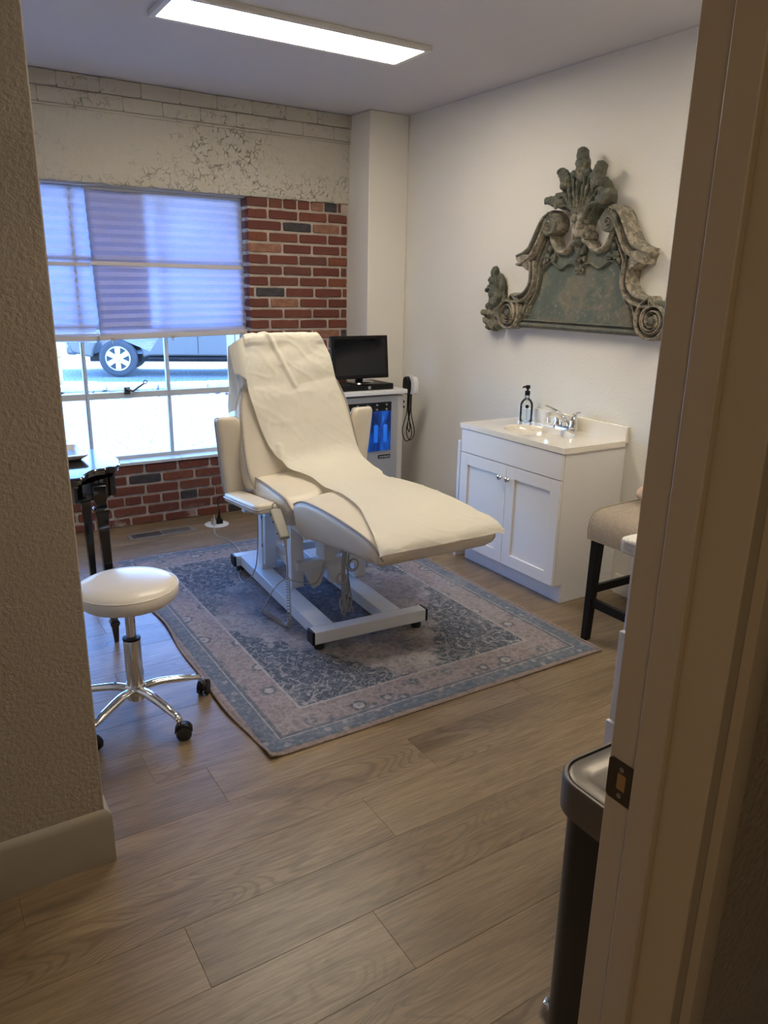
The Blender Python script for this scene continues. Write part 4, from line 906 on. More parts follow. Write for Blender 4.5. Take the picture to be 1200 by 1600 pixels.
# ------------------------------------------------------------------ floor vent and floor outlet
vent = empty('floor_vent', (1.22, 4.52, 0), 'brown metal floor register under the window', 'floor vent')
part('vent_frame', MB().box((1.015, 4.455, 0.0), (1.425, 4.475, 0.005)).box((1.015, 4.56, 0.0), (1.425, 4.58, 0.005)).box((1.015, 4.475, 0), (1.037, 4.56, 0.005)).box((1.403, 4.475, 0), (1.425, 4.56, 0.005)).box((1.213, 4.475, 0), (1.227, 4.56, 0.005)), M['grille'], vent, bevel=0.001)
part('vent_backing', MB().box((1.03, 4.47, -0.0002), (1.41, 4.565, 0.0008)), M['black_plastic'], vent)
for i in range(26):
    x = 1.046 + i * 0.0142 if i < 12 else 1.236 + (i - 12) * 0.0125
    part('louver', MB().bar((x, 4.475, 0.0022), (x, 4.56, 0.0022), 0.0045 if i < 12 else 0.0065, 0.0015), M['grille'], vent)
fo = empty('floor_outlet', (1.582, 4.525, 0), 'round white floor outlet plate with plugs in it', 'floor outlet')
part('outlet_plate', MB().lathe([(0.002, 0.0), (0.076, 0.0), (0.078, 0.003), (0.07, 0.006), (0.002, 0.0065)], (1.582, 4.525, 0), 36), M['white_plastic'], fo)
thing('black_plug', MB().box((1.578, 4.505, 0.0067), (1.618, 4.545, 0.034)).tube([(1.600, 4.528, 0.03), (1.603, 4.53, 0.06), (1.606, 4.535, 0.10)], [0.012, 0.008, 0.004], 8), M['black_plastic'], (1.6, 4.525, 0.007), 'black plug in the right half of the floor outlet', 'plug', bevel=0.004)
thing('black_cable', MB().tube(cr([(1.606, 4.537, 0.105), (1.612, 4.57, 0.145), (1.66, 4.62, 0.16), (1.74, 4.66, 0.11), (1.83, 4.69, 0.065), (1.95, 4.70, 0.055), (2.20, 4.62, 0.03), (2.42, 4.50, 0.012)], 8), 0.0042, 6), M['black_plastic'], (1.62, 4.55, 0.12), 'black cable looping from the floor outlet past the brick', 'cable')
thing('grey_plug', MB().box((1.545, 4.495, 0.0067), (1.568, 4.53, 0.045)).tube([(1.558, 4.505, 0.042), (1.559, 4.500, 0.056)], [0.006, 0.004], 8), M['grey_plastic'], (1.556, 4.51, 0.007), 'small grey plug in the left half of the floor outlet', 'plug', bevel=0.004)

# ------------------------------------------------------------------ vanity
VX0, VX1, VY0, VY1 = 2.566, 2.982, 2.468, 3.238
van = empty('sink_cabinet', (2.78, 2.85, 0), 'white two door shaker sink cabinet against the right wall', 'cabinet')
WC = M['white_cab']
part('body', MB().box((VX0 + 0.004, VY0, 0.10), (VX1, VY1, 0.768)).box((VX0 + 0.055, VY0, 0.0), (VX1, VY1, 0.10)), WC, van, bevel=0.0015)
part('toe_kick', MB().box((VX0 + 0.052, VY0 + 0.001, 0.001), (VX0 + 0.056, VY1 - 0.001, 0.098)), WC, van)
part('front_panel', MB().box((VX0 - 0.014, VY0 + 0.002, 0.640), (VX0 + 0.003, VY1 - 0.002, 0.766)), WC, van, bevel=0.002)
ym = (VY0 + VY1) / 2
for (y0, y1, ky) in ((VY0 + 0.002, ym - 0.0015, ym - 0.03), (ym + 0.0015, VY1 - 0.002, ym + 0.03)):
    x0, x1, z0, z1, w = VX0 - 0.014, VX0 + 0.003, 0.103, 0.636, 0.062
    mb = MB().box((x0, y0, z0), (x1, y0 + w, z1)).box((x0, y1 - w, z0), (x1, y1, z1)).box((x0, y0 + w, z0), (x1, y1 - w, z0 + w)).box((x0, y0 + w, z1 - w), (x1, y1 - w, z1)).box((x0 + 0.009, y0 + w - 0.002, z0 + w - 0.002), (x1, y1 - w + 0.002, z1 - w + 0.002))
    d_ = part('door', mb, WC, van, bevel=0.0012)
    part('knob', MB().lathe([(0.005, 0.0), (0.0045, -0.012), (0.012, -0.016), (0.0145, -0.021), (0.012, -0.027), (0.003, -0.029)], (x0, ky, 0.568), 18, 'X'), M['chrome'], d_, label='round chrome knob')
# top with an oval basin
top_ = empty('vanity_top', (2.78, 2.85, 0.768), 'glossy cream sink top with an oval basin and backsplash', 'sink')
TX0, TX1, TY0, TY1, TZ = 2.548, 2.985, 2.458, 3.250, 0.797
bcx, bcy, ba, bb = 2.752, 2.853, 0.142, 0.215
mb = MB(); N_ = 48; inner = [(bcx + ba * cos(2 * pi * k / N_), bcy + bb * sin(2 * pi * k / N_)) for k in range(N_)]
def edge_pt(a):
    dx, dy = cos(a) * ba, sin(a) * bb; ts = []
    if abs(dx) > 1e-9: ts.append(((TX1 - 0.02 if dx > 0 else TX0) - bcx) / dx)
    if abs(dy) > 1e-9: ts.append(((TY1 if dy > 0 else TY0) - bcy) / dy)
    t = min(x for x in ts if x > 0); return (bcx + dx * t, bcy + dy * t)
outer = [edge_pt(2 * pi * k / N_) for k in range(N_)]
for cx_, cy_ in ((TX0, TY0), (TX0, TY1), (TX1 - 0.02, TY0), (TX1 - 0.02, TY1)):   # snap the nearest sample to each corner
    k = min(range(N_), key=lambda i: (outer[i][0] - cx_) ** 2 + (outer[i][1] - cy_) ** 2); outer[k] = (cx_, cy_)
rg = [[(a, b, 0.770) for a, b in outer], [(a, b, TZ) for a, b in outer]]
for s, z in ((1.06, 0.0), (1.03, 0.0006), (1.0, -0.001), (0.965, -0.008), (0.93, -0.030), (0.84, -0.065), (0.66, -0.092), (0.35, -0.105), (0.09, -0.108)):
    rg.append([(bcx + (a - bcx) * s, bcy + (b - bcy) * s, TZ + z) for a, b in inner])
part('countertop', MB().rings(rg, True), M['marble_top'], top_, ang=40)
part('backsplash', MB().box((TX1 - 0.021, TY0, 0.785), (TX1 - 0.001, TY1, 0.868)), M['marble_top'], top_, bevel=0.004)
part('drain', MB().lathe([(0.004, 0.0), (0.018, 0.001), (0.021, 0.0035), (0.004, 0.004)], (bcx, bcy, TZ - 0.108), 20), M['chrome'], top_)
# faucet
FX, FY = 2.932, 2.838
fa = empty('faucet', (FX, FY, TZ), 'chrome two handle centerset faucet with lever handles', 'faucet')
part('deck_plate', MB().rings([[(FX + (0.026 + (0 if i < 2 else -0.004)) * (abs(cos(a)) ** 0.8) * (1 if cos(a) > 0 else -1), FY + (0.082 - (0 if i < 2 else 0.004)) * (abs(sin(a)) ** 0.6) * (1 if sin(a) > 0 else -1), z) for a in [2 * pi * j / 28 for j in range(28)]] for i, z in enumerate((TZ, TZ + 0.012, TZ + 0.018))]), M['chrome'], fa)
spts = cr([(FX, FY, TZ + 0.018), (FX - 0.008, FY, TZ + 0.045), (FX - 0.050, FY, TZ + 0.075), (FX - 0.10, FY, TZ + 0.086), (FX - 0.135, FY, TZ + 0.082)], 5)
part('spout', MB().tube(spts, [0.021 - 0.007 * i / (len(spts) - 1) for i in range(len(spts))], 14), M['chrome'], fa)
part('aerator', MB().lathe([(0.011, 0.030), (0.011, 0.052), (0.012, 0.062)], (FX - 0.124, FY, TZ + 0.014), 14), M['chrome'], fa)
for sg in (-1, 1):
    hy = FY + sg * 0.056
    h_ = part('handle_base', MB().lathe([(0.025, 0.012), (0.027, 0.022), (0.021, 0.038), (0.023, 0.055), (0.016, 0.068), (0.011, 0.078), (0.013, 0.086), (0.004, 0.092)], (FX, hy, TZ), 20), M['chrome'], fa)
    part('lever', MB().tube([(FX, hy, TZ + 0.082), (FX - 0.010, hy + sg * 0.014, TZ + 0.090), (FX - 0.022, hy + sg * 0.042, TZ + 0.102), (FX - 0.030, hy + sg * 0.070, TZ + 0.108)], [0.009, 0.0075, 0.005, 0.006], 10), M['chrome'], h_)
# soap bottle
bx, by = 2.905, 3.118
sb = empty('soap_bottle', (bx, by, TZ), 'clear glass soap bottle with a black pump by the basin', 'soap dispenser')
part('glass_body', MB().lathe([(0.004, 0.001), (0.033, 0.001), (0.036, 0.006), (0.036, 0.090), (0.033, 0.106), (0.022, 0.122), (0.013, 0.130), (0.012, 0.150)], (bx, by, TZ), 28), M['bottle'], sb)
part('liquid', MB().lathe([(0.004, 0.006), (0.032, 0.007), (0.0325, 0.064), (0.004, 0.064)], (bx, by, TZ), 24), M['soap'], sb)
part('pump_collar', MB().lathe([(0.014, 0.146), (0.0145, 0.148), (0.0145, 0.170), (0.006, 0.172), (0.006, 0.185)], (bx, by, TZ), 20), M['black_plastic'], sb)
part('pump_head', MB().lathe([(0.011, 0.182), (0.013, 0.186), (0.013, 0.198), (0.009, 0.202)], (bx, by, TZ), 16).tube([(bx, by, TZ + 0.194), (bx - 0.030, by, TZ + 0.194), (bx - 0.036, by, TZ + 0.188)], [0.006, 0.005, 0.004], 8), M['black_plastic'], sb)
part('pump_tube', MB().tube([(bx, by, TZ + 0.148), (bx + 0.004, by, TZ + 0.012)], 0.002, 6), M['white_plastic'], sb)
dx, dy = -0.62, -0.78; part('round_sticker', MB().rings([[(bx + dx * r0 + 0.010 * cos(a) * -dy * 1.0, by + dy * r0 + 0.010 * cos(a) * dx, TZ + 0.088 + 0.010 * sin(a)) for a in [2 * pi * j / 16 for j in range(16)]] for r0 in (0.034, 0.0368)]), M['black_plastic'], sb, label='small round black sticker')
# thin white board standing behind the cabinet
thing('white_board', MB().box((2.585, 3.285, 0.0), (2.975, 3.31, 0.685)), M['white_cab'], (2.78, 3.3, 0), 'flat white panel standing on the floor behind the sink cabinet', 'panel', bevel=0.003)

# ------------------------------------------------------------------ facial machine cart with monitor
CX0, CX1, CY0, CY1 = 2.29, 2.76, 4.12, 4.46
cart = empty('machine_cart', (2.52, 4.3, 0), 'grey facial machine cart with a backlit blue bay in the corner', 'machine cart')
part('cabinet', MB().box((CX0, CY0 + 0.015, 0.07), (CX1, CY1, 0.825)), M['console_light'], cart, bevel=0.008)
part('front_fascia', MB().box((CX0 + 0.01, CY0 + 0.004, 0.08), (CX1 - 0.055, CY0 + 0.016, 0.825)), M['console_grey'], cart, bevel=0.003)
part('shelf_top', MB().box((CX0 - 0.02, CY0 - 0.015, 0.838), (CX1 + 0.010, CY1, 0.866)), M['white_plastic'], cart, bevel=0.004)
bay = part('blue_bay', MB().box((CX0 + 0.03, CY0 - 0.002, 0.470), (CX1 - 0.108, CY0 + 0.006, 0.735)), M['blue_glow'], cart, label='backlit translucent blue door')
part('control_strip', MB().box((CX0 + 0.03, CY0 - 0.004, 0.733), (CX1 - 0.108, CY0 + 0.005, 0.790)), M['black_plastic'], cart)
for i in range(4):
    x = CX1 - 0.150 - i * 0.072
    part('fluid_vial', MB().lathe([(0.004, 0.0), (0.021, 0.004), (0.022, 0.11), (0.012, 0.125)], (x, CY0 + 0.012, 0.525), 14), M['vial_glow'], cart)
    for z in (0.775, 0.745): part('valve_knob', MB().lathe([(0.007, -0.012), (0.006, 0.0)], (x, CY0 - 0.002, z), 10, 'Y'), M['silver'], cart)
lb = part('name_badge', MB().box((CX1 - 0.200, CY0 - 0.0005, 0.418), (CX1 - 0.108, CY0 + 0.006, 0.442)), M['black_plastic'], cart)
tx = bpy.data.curves.new('lettering', 'FONT'); tx.body = 'hydrafacial'; tx.size = 0.0185; tx.extrude = 0.0004; tx.align_x = 'CENTER'; tx.align_y = 'CENTER'; tx.materials.append(M['letter'])
t0 = bpy.data.objects.new('lettering_curve', tx); COL.objects.link(t0); bpy.context.view_layer.update()
tme = bpy.data.meshes.new_from_object(t0.evaluated_get(bpy.context.evaluated_depsgraph_get())); bpy.data.objects.remove(t0)
to = bpy.data.objects.new('lettering', tme); COL.objects.link(to); to.parent = lb; to.rotation_euler = (pi / 2, 0, 0); to.location = Vector((CX1 - 0.154, CY0 - 0.0012, 0.430)) - WLOC[lb.as_pointer()]
part('side_hook', MB().box((CX1 - 0.005, CY0 + 0.03, 0.770), (CX1 + 0.018, CY0 + 0.05, 0.785)).box((CX1 - 0.005, CY0 + 0.03, 0.735), (CX1 + 0.018, CY0 + 0.05, 0.75)), M['black_plastic'], cart, bevel=0.002)
part('holder_arm', MB().box((CX1 + 0.005, CY0 + 0.02, 0.842), (CX1 + 0.075, CY0 + 0.055, 0.858)), M['console_light'], cart, bevel=0.003)
for x, yy in ((CX0 + 0.04, CY0 + 0.05), (CX1 - 0.04, CY0 + 0.05), (CX0 + 0.04, CY1 - 0.04), (CX1 - 0.04, CY1 - 0.04)):
    part('caster', MB().lathe([(0.02, -0.012), (0.033, -0.009), (0.033, 0.009), (0.02, 0.012)], (x, yy, 0.033), 18, 'X').box((x - 0.01, yy - 0.01, 0.06), (x + 0.01, yy + 0.01, 0.075)), M['rubber'], cart)
# handpiece bank
for k in range(3):
    x = CX1 + (0.022, 0.038, 0.066)[k]; hx = (0.0065, 0.0065, 0.017)[k]
    q_ = -0.03 if k == 2 else 0.0; hp = [(CY0 + 0.005, 0.835), (CY0 + 0.000, 0.89), (CY0 + 0.006, 0.922), (CY0 + 0.024, 0.942), (CY0 + 0.045, 0.935), (CY0 + 0.056, 0.905), (CY0 + 0.052, 0.835)]
    thing('handpiece', MB().prism(cr(hp, 3, True), x - hx, x + hx, lambda a, b, c: (c, a + q_, b)), M['black_plastic'] if k < 2 else M['white_plastic'], (x, CY0 + 0.03, 0.83), ['black treatment handpiece nearest to the screen', 'black treatment handpiece in the middle of the holder', 'white treatment handpiece at the outer end of the holder'][k], 'handpiece', bevel=0.003, group='handpieces on the cart side')
def hose(dx, w, zb, name, label):
    x = CX1 + 0.045 + dx
    pts_ = cr([(x, CY0 + 0.02, 0.836), (x - 0.004, CY0 + 0.015, 0.78), (x - 0.002 - w * 0.2, CY0 + 0.012, 0.70), (x - w, CY0 + 0.01, 0.60), (x - w * 0.7, CY0 + 0.008, zb + 0.02), (x, CY0 + 0.008, zb), (x + w * 0.8, CY0 + 0.01, zb + 0.03), (x + w * 0.8, CY0 + 0.012, 0.60), (x + w * 0.1, CY0 + 0.015, 0.70), (x + 0.006, CY0 + 0.02, 0.836)], 7)
    thing('handpiece_hose', MB().tube(pts_, 0.0032, 6), M['black_plastic'], (x, CY0 + 0.02, 0.83), label, 'hose', group='hoses hanging beside the cart')
hose(-0.012, 0.040, 0.515, 'a', 'widest black hose loop hanging beside the machine cart')
hose(0.014, 0.034, 0.520, 'b', 'black hose loop hanging nearest to the corner')
hose(0.0, 0.012, 0.575, 'c', 'short narrow black hose loop between the two wide ones')
# flat black console and monitor
con = empty('black_console_box', (2.49, 4.27, 0.866), 'flat black box under the monitor on the cart', 'electronics')
part('case', MB().prism([(2.275, 4.145), (2.685, 4.145), (2.665, 4.38), (2.295, 4.38)], 0.8665, 0.905), M['black_plastic'], con, bevel=0.006)
part('power_button', MB().lathe([(0.010, -0.003), (0.010, 0.0)], (2.50, 4.145, 0.884), 16, 'Y'), M['silver'], con)
mo = empty('monitor', (2.48, 4.22, 0.905), 'black flat monitor turned off on the cart', 'monitor')
part('base', MB().lathe([(0.01, 0.906), (0.095, 0.907), (0.09, 0.915), (0.03, 0.920)], (2.48, 4.23, 0), 28), M['black_lacquer'], mo)
part('neck', MB().box((2.455, 4.235, 0.917), (2.505, 4.255, 0.97)), M['black_plastic'], mo, bevel=0.003)
mrot = Matrix.Translation((2.478, 4.21, 0.94)) @ Matrix.Rotation(radians(-6), 4, 'X') @ Matrix.Rotation(radians(-2), 4, 'Z')
part('bezel', MB().box((-0.205, 0, -0.005), (0.205, 0.028, 0.265), mrot), M['black_plastic'], mo, bevel=0.005)
part('screen', MB().box((-0.182, -0.0012, 0.018), (0.182, 0.0, 0.245), mrot), M['screen'], mo, smooth=False)
# wall outlet
wo = empty('wall_outlet', (XR, 4.40, 0.86), 'white wall outlet plate in the corner behind the cart', 'wall outlet')
part('cover_plate', MB().box((XR - 0.007, 4.36, 0.80), (XR - 0.0005, 4.435, 0.92)), M['white_plastic'], wo, bevel=0.002)
part('white_plug', MB().box((XR - 0.03, 4.385, 0.83), (XR - 0.007, 4.41, 0.86)), M['white_plastic'], wo, bevel=0.003)

# ------------------------------------------------------------------ bar stool, cushion, counter, bin
bs = empty('bar_stool', (2.66, 1.92, 0), 'backless stool with linen seat and black wooden legs', 'stool')
bx0, bx1, by0, by1 = 2.405, 2.90, 1.66, 2.135
rings = []
for yy, k in ((by0, 0.97), (by0 + 0.01, 1.0), (by1 - 0.01, 1.0), (by1, 0.97)):
    sec = []
    outl_ = [(bx0 - 0.003, 0.475), (bx0 - 0.006, 0.52), (bx0 + 0.002, 0.565), (bx0 + 0.022, 0.592), (bx0 + 0.06, 0.606), (bx0 + 0.18, 0.610), (bx1 - 0.18, 0.610), (bx1 - 0.06, 0.606), (bx1 - 0.02, 0.592), (bx1, 0.56), (bx1, 0.475)]
    ym_ = (by0 + by1) / 2
    rings.append([(2.65 + (a - 2.65) * (k if True else 1), yy, 0.475 + (b - 0.475) * (0.97 if k < 1 else 1.0) - 0.012 * 0) for a, b in outl_])
so = part('seat', MB().rings(rings), M['linen'], bs, ang=50)
part('seam_welt', MB().tube([(a, by1 + 0.001, b) for a, b in outl_[:10]], 0.003, 6), M['linen'], so)
for lx, ly, ox_, oy_ in ((bx0 + 0.028, by1 - 0.03, 0.0, 0.014), (bx0 + 0.028, by0 + 0.03, 0.0, -0.014), (bx1 - 0.03, by1 - 0.03, 0.014, 0.014), (bx1 - 0.03, by0 + 0.03, 0.014, -0.014)):
    t_ = 0.021; b_ = 0.016
    part('leg', MB().rings([[(lx + ox_ + a * b_, ly + oy_ + c * b_, 0.0) for a, c in ((-1, -1), (1, -1), (1, 1), (-1, 1))], [(lx + a * t_, ly + c * t_, 0.485) for a, c in ((-1, -1), (1, -1), (1, 1), (-1, 1))]]), M['black_wood'], bs, bevel=0.003)
part('stretcher', MB().box((bx0 + 0.04, by1 - 0.034, 0.225), (bx1 - 0.02, by1 - 0.016, 0.262)), M['black_wood'], bs, bevel=0.002)
part('stretcher', MB().box((bx0 + 0.040, by0 + 0.016, 0.225), (bx1 - 0.02, by0 + 0.034, 0.262)), M['black_wood'], bs, bevel=0.002)
part('stretcher', MB().box((bx0 + 0.018, by0 + 0.03, 0.165), (bx0 + 0.038, by1 - 0.03, 0.205)), M['black_wood'], bs, bevel=0.002)
thing('small_cushion', MB().ell((2.735, 2.055, 0.6535), (0.115, 0.085, 0.043), 24, 12), M['pink_cloth'], (2.735, 2.055, 0.611), 'pinkish beige rounded cushion lying on the linen stool', 'cushion', ang=180)

ct = empty('counter_cabinet', (2.2, 0.9, 0), 'white drawer cabinet mostly hidden by the door frame', 'cabinet')
part('body', MB().box((1.500, 0.56, 0.09), (2.98, 1.16, 0.868)).box((1.54, 0.56, 0.0), (2.98, 1.11, 0.09)), WC, ct, bevel=0.002)
for i, (z0, z1, off_) in enumerate(((0.655, 0.862, 0.000), (0.385, 0.648, 0.012), (0.098, 0.378, 0.022))):
    for j in range(3):
        d_ = part('drawer', MB().box((1.496 + j * 0.495, 1.155, z0), (1.986 + j * 0.495, 1.180 + off_ * (1 if j == 0 else 0), z1)), WC, ct, bevel=0.002)
        part('drawer_knob', MB().lathe([(0.005, 0), (0.005, 0.012), (0.013, 0.018), (0.010, 0.026)], (1.74 + j * 0.495, 1.180 + off_ * (1 if j == 0 else 0), (z0 + z1) / 2), 14, 'Y'), M['chrome'], d_)
thing('counter_slab', MB().prism([(1.464, 0.56), (2.982, 0.56), (2.982, 1.205), (1.478, 1.205), (1.464, 1.19)], 0.870, 0.910), M['marble'], (2.2, 0.9, 0.87), 'white veined marble counter edge beside the door frame', 'countertop', bevel=0.008, seg=3)

tc_ = empty('trash_can', (1.09, 0.72, 0), 'slim black step bin with a brushed steel rim by the door', 'trash can')
def rr2(i, z, r=0.07): return rrect(0.90 + i, 1.30 - i, 0.585 + i, 0.842 - i, r - i if r - i > 0.01 else 0.01, z, 8)
M['bin_black'] = pmat('black_bin_metal', (0.020, 0.017, 0.015), 0.42, metal=0.3)
part('bin_body', MB().rings([rr2(0.022, 0.012), rr2(0.020, 0.02), rr2(0.016, 0.60)]), M['bin_black'], tc_, ang=40)
M['dark_steel'] = pmat('dark_brushed_steel', (0.20, 0.18, 0.16), 0.38, metal=0.9)
part('rim_band', MB().rings([rr2(0.004, 0.588), rr2(0.0, 0.592), rr2(0.0, 0.655), rr2(0.003, 0.660), rr2(0.008, 0.660), rr2(0.010, 0.650)]), M['dark_steel'], tc_, ang=40)
part('lid', MB().rings([rr2(0.012, 0.648), rr2(0.012, 0.658), rr2(0.018, 0.661), rr2(0.045, 0.658), rr2(0.05, 0.656)]), M['dark_steel'], tc_, ang=40)
part('foot_pedal', MB().box((1.00, 0.835, 0.014), (1.10, 0.862, 0.03)).tube([(0.985, 0.835, 0.022), (0.985, 0.862, 0.022), (1.0, 0.868, 0.022)], 0.009, 8), M['chrome'], tc_, bevel=0.003)
part('base_ring', MB().rings([rr2(0.018, 0.0), rr2(0.015, 0.004), rr2(0.016, 0.02)]), M['black_plastic'], tc_)

# ------------------------------------------------------------------ carved crest on the right wall
YC = 2.84
cst_ = empty('carved_crest', (XR, YC, 1.30), 'carved verdigris wooden crest with scrolls and a shell on top', 'wall ornament')
def wp(s, z, d): return (XR - d, YC + s, z)       # s: to the left of centre, d: distance from the wall
def spiral(cx, cz, r0, r1, a0, turns, n=26, sg=1):
    return [(cx + sg * (r0 + (r1 - r0) * i / n) * cos(a0 + turns * 2 * pi * i / n), cz + (r0 + (r1 - r0) * i / n) * sin(a0 + turns * 2 * pi * i / n)) for i in range(n + 1)]
PROF_A = [(-1, 0.0), (-1, 0.80), (-0.86, 0.98), (-0.62, 1.0), (-0.50, 0.80), (-0.1, 0.70), (0.28, 0.78), (0.42, 0.95), (0.6, 0.98), (0.72, 0.84), (0.86, 0.80), (1, 0.62), (1, 0.0)]
PROF_B = [(-1, 0.0), (-0.9, 0.6), (-0.55, 0.92), (0, 1.0), (0.55, 0.92), (0.9, 0.6), (1, 0.0)]
def ridge(mb, path, w, d, prof=PROF_B, mir=1):
    n = len(path); rings = []
    for i, (s, z) in enumerate(path):
        p, q = path[max(0, i - 1)], path[min(n - 1, i + 1)]; tx, tz = q[0] - p[0], q[1] - p[1]; l = math.hypot(tx, tz) or 1; nx, nz = -tz / l, tx / l
        t = i / (n - 1); ww = w(t) if callable(w) else w; dd = d(t) if callable(d) else d
        rings.append([wp(mir * (s + nx * a * ww), z + nz * a * ww, b * dd) for a, b in prof])
    mb.rings(rings, True, True)
    return mb
# backing board silhouette
half = [(0.40, 1.315), (0.425, 1.38), (0.42, 1.45), (0.37, 1.475), (0.325, 1.52), (0.305, 1.575), (0.315, 1.64), (0.345, 1.69), (0.32, 1.74), (0.27, 1.80), (0.235, 1.82), (0.213, 1.775), (0.185, 1.725), (0.145, 1.695), (0.11, 1.687), (0.07, 1.70), (0.04, 1.74), (0.028, 1.79)]
outl2 = [(s, z) for s, z in half] + [(-s, z) for s, z in half[::-1]]
part('backing_board', MB().prism(outl2, 0.0, 0.042, lambda a, b, c: wp(a, b, c)), M['patina_panel'], cst_, bevel=0.003, label='weathered green flat centre panel')
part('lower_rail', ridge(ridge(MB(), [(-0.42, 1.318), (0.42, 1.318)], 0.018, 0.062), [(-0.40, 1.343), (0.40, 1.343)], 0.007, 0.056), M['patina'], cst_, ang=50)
for mir in (1, -1):
    # upper cornice scroll: from the volute eye out, over the top and down to the tip
    sp1 = spiral(0.196, 1.818, 0.006, 0.040, radians(200), -1.35, 30)
    path = sp1 + cr([sp1[-1], (0.193, 1.866), (0.235, 1.848), (0.27, 1.80), (0.298, 1.75), (0.335, 1.70), (0.398, 1.668), (0.428, 1.660)], 5)[1:]
    nn = len(path)
    wf = lambda t: 0.008 + 0.024 * min(1, max(0, (t - 0.15) / 0.4)) + (0.004 * max(0, t - 0.8) / 0.2)
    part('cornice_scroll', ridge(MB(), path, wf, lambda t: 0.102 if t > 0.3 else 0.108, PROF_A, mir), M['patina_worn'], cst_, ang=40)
    part('volute_drum', MB().rings([[wp(mir * (0.198 + r_ * cos(a)), 1.820 + r_ * sin(a), dd) for a in [2 * pi * j / 28 for j in range(28)]] for dd, r_ in ((0.0, 0.050), (0.06, 0.052), (0.092, 0.050), (0.098, 0.046))]), M['patina'], cst_, ang=40)
    # return under the tip, then the lower cove ending in the big scroll
    part('cornice_return', MB().prism([(0.345, 1.60), (0.43, 1.652), (0.445, 1.676), (0.40, 1.69), (0.335, 1.68)], 0.0, 0.09, lambda a, b, c: wp(mir * a, b, c)), M['patina_worn'], cst_, bevel=0.006)
    low = cr([(0.322, 1.65), (0.318, 1.60), (0.316, 1.55), (0.335, 1.505), (0.375, 1.472), (0.43, 1.458), (0.48, 1.462)], 5)
    sp2 = [(0.496 + (0.083 - 0.060 * (i / 40)) * cos(radians(100) - 1.9 * 2 * pi * i / 40 * -1), 1.378 + (0.083 - 0.060 * (i / 40)) * sin(radians(100) - 1.9 * 2 * pi * i / 40 * -1)) for i in range(41)]
    part('cove_scroll', ridge(MB(), low + sp2[1:], lambda t: 0.026 if t < 0.45 else max(0.006, 0.026 - 0.034 * (t - 0.45)), lambda t: 0.088, PROF_A, mir), M['patina_worn'], cst_, ang=40)
    part('scroll_disc', MB().rings([[wp(mir * (0.496 + r_ * cos(a)), 1.378 + r_ * sin(a), dd) for a in [2 * pi * j / 32 for j in range(32)]] for dd, r_ in ((0.0, 0.088), (0.05, 0.088), (0.062, 0.080))]).ell(wp(mir * 0.496, 1.378, 0.07), (0.022, 0.022, 0.022), 12, 8), M['patina'], cst_, ang=40)
    # inner bead following the panel
    bead = cr([(0.375, 1.345), (0.365, 1.40), (0.325, 1.44), (0.293, 1.49), (0.278, 1.55), (0.270, 1.592), (0.232, 1.628), (0.195, 1.642), (0.165, 1.625), (0.125, 1.610), (0.075, 1.632), (0.035, 1.628), (0.010, 1.605)], 5)
    part('inner_bead', ridge(MB(), bead, 0.0085, 0.060, PROF_B, mir), M['patina'], cst_, ang=60)
    inner = cr([(0.372, 1.372), (0.352, 1.43), (0.318, 1.475), (0.300, 1.53), (0.296, 1.60), (0.288, 1.65), (0.262, 1.70), (0.232, 1.755)], 5)
    part('inner_moulding', ridge(MB(), inner, 0.020, 0.066, PROF_A, -mir if False else mir), M['patina_worn'], cst_, ang=40)
    # cusp volute between the shell foot and the main volute
    cus = spiral(0.036, 1.758, 0.004, 0.022, radians(180), 1.2, 18)
    cus = cus + cr([cus[-1], (0.060, 1.722), (0.085, 1.698), (0.12, 1.689), (0.16, 1.705), (0.188, 1.74), (0.205, 1.78)], 5)[1:]
    part('cusp_scroll', ridge(MB(), cus, lambda t: 0.006 + 0.010 * min(1, t * 3), 0.078, PROF_B, mir), M['patina_worn'], cst_, ang=60)
    # rosettes
    mb = MB()
    for (s, z, r_) in ((0.232, 1.668, 0.026), (0.188, 1.664, 0.022), (0.214, 1.71, 0.018), (0.252, 1.64, 0.015)):
        for j in range(6): a = j * pi / 3; mb.ell(wp(mir * (s + r_ * 0.55 * cos(a)), z + r_ * 0.55 * sin(a), 0.052), (0.012, r_ * 0.42, r_ * 0.42), 8, 6)
        mb.ell(wp(mir * s, z, 0.060), (0.010, r_ * 0.3, r_ * 0.3), 8, 6)
    fuse(part('rosette_cluster', mb, M['patina'], cst_, ang=60), 0.0028, 1)
    # acanthus leaf at the outer end
    lf = empty  # (plain shapes below)
    mb = MB()
    lobes = [(0.645, 1.60, 0.030, 20), (0.690, 1.560, 0.024, 50), (0.655, 1.545, 0.036, 30), (0.700, 1.50, 0.024, 60), (0.655, 1.485, 0.042, 30), (0.612, 1.51, 0.045, 10), (0.640, 1.43, 0.050, 60), (0.688, 1.410, 0.034, 80), (0.712, 1.37, 0.030, 100), (0.665, 1.365, 0.045, 90), (0.700, 1.325, 0.030, 120), (0.655, 1.305, 0.036, 130), (0.61, 1.31, 0.034, 150), (0.69, 1.29, 0.018, 140), (0.60, 1.36, 0.04, 90)]
    for s, z, r_, an in lobes:
        rt = Matrix.Rotation(radians(an) * mir, 3, 'X'); mb.ell(wp(mir * s, z, 0.045 + 0.010 * sin(s * 90)), (0.030, r_ * 0.62, r_), 12, 8, rt)
    for j in range(5): ridge(mb, cr([(0.585 + 0.004 * j, 1.46 - 0.01 * j), (0.60 + 0.012 * j, 1.50), (0.615 + 0.02 * j, 1.55 - 0.012 * j), (0.64 + 0.014 * j, 1.585 - 0.02 * j)], 4), 0.005, 0.082, PROF_B, mir)
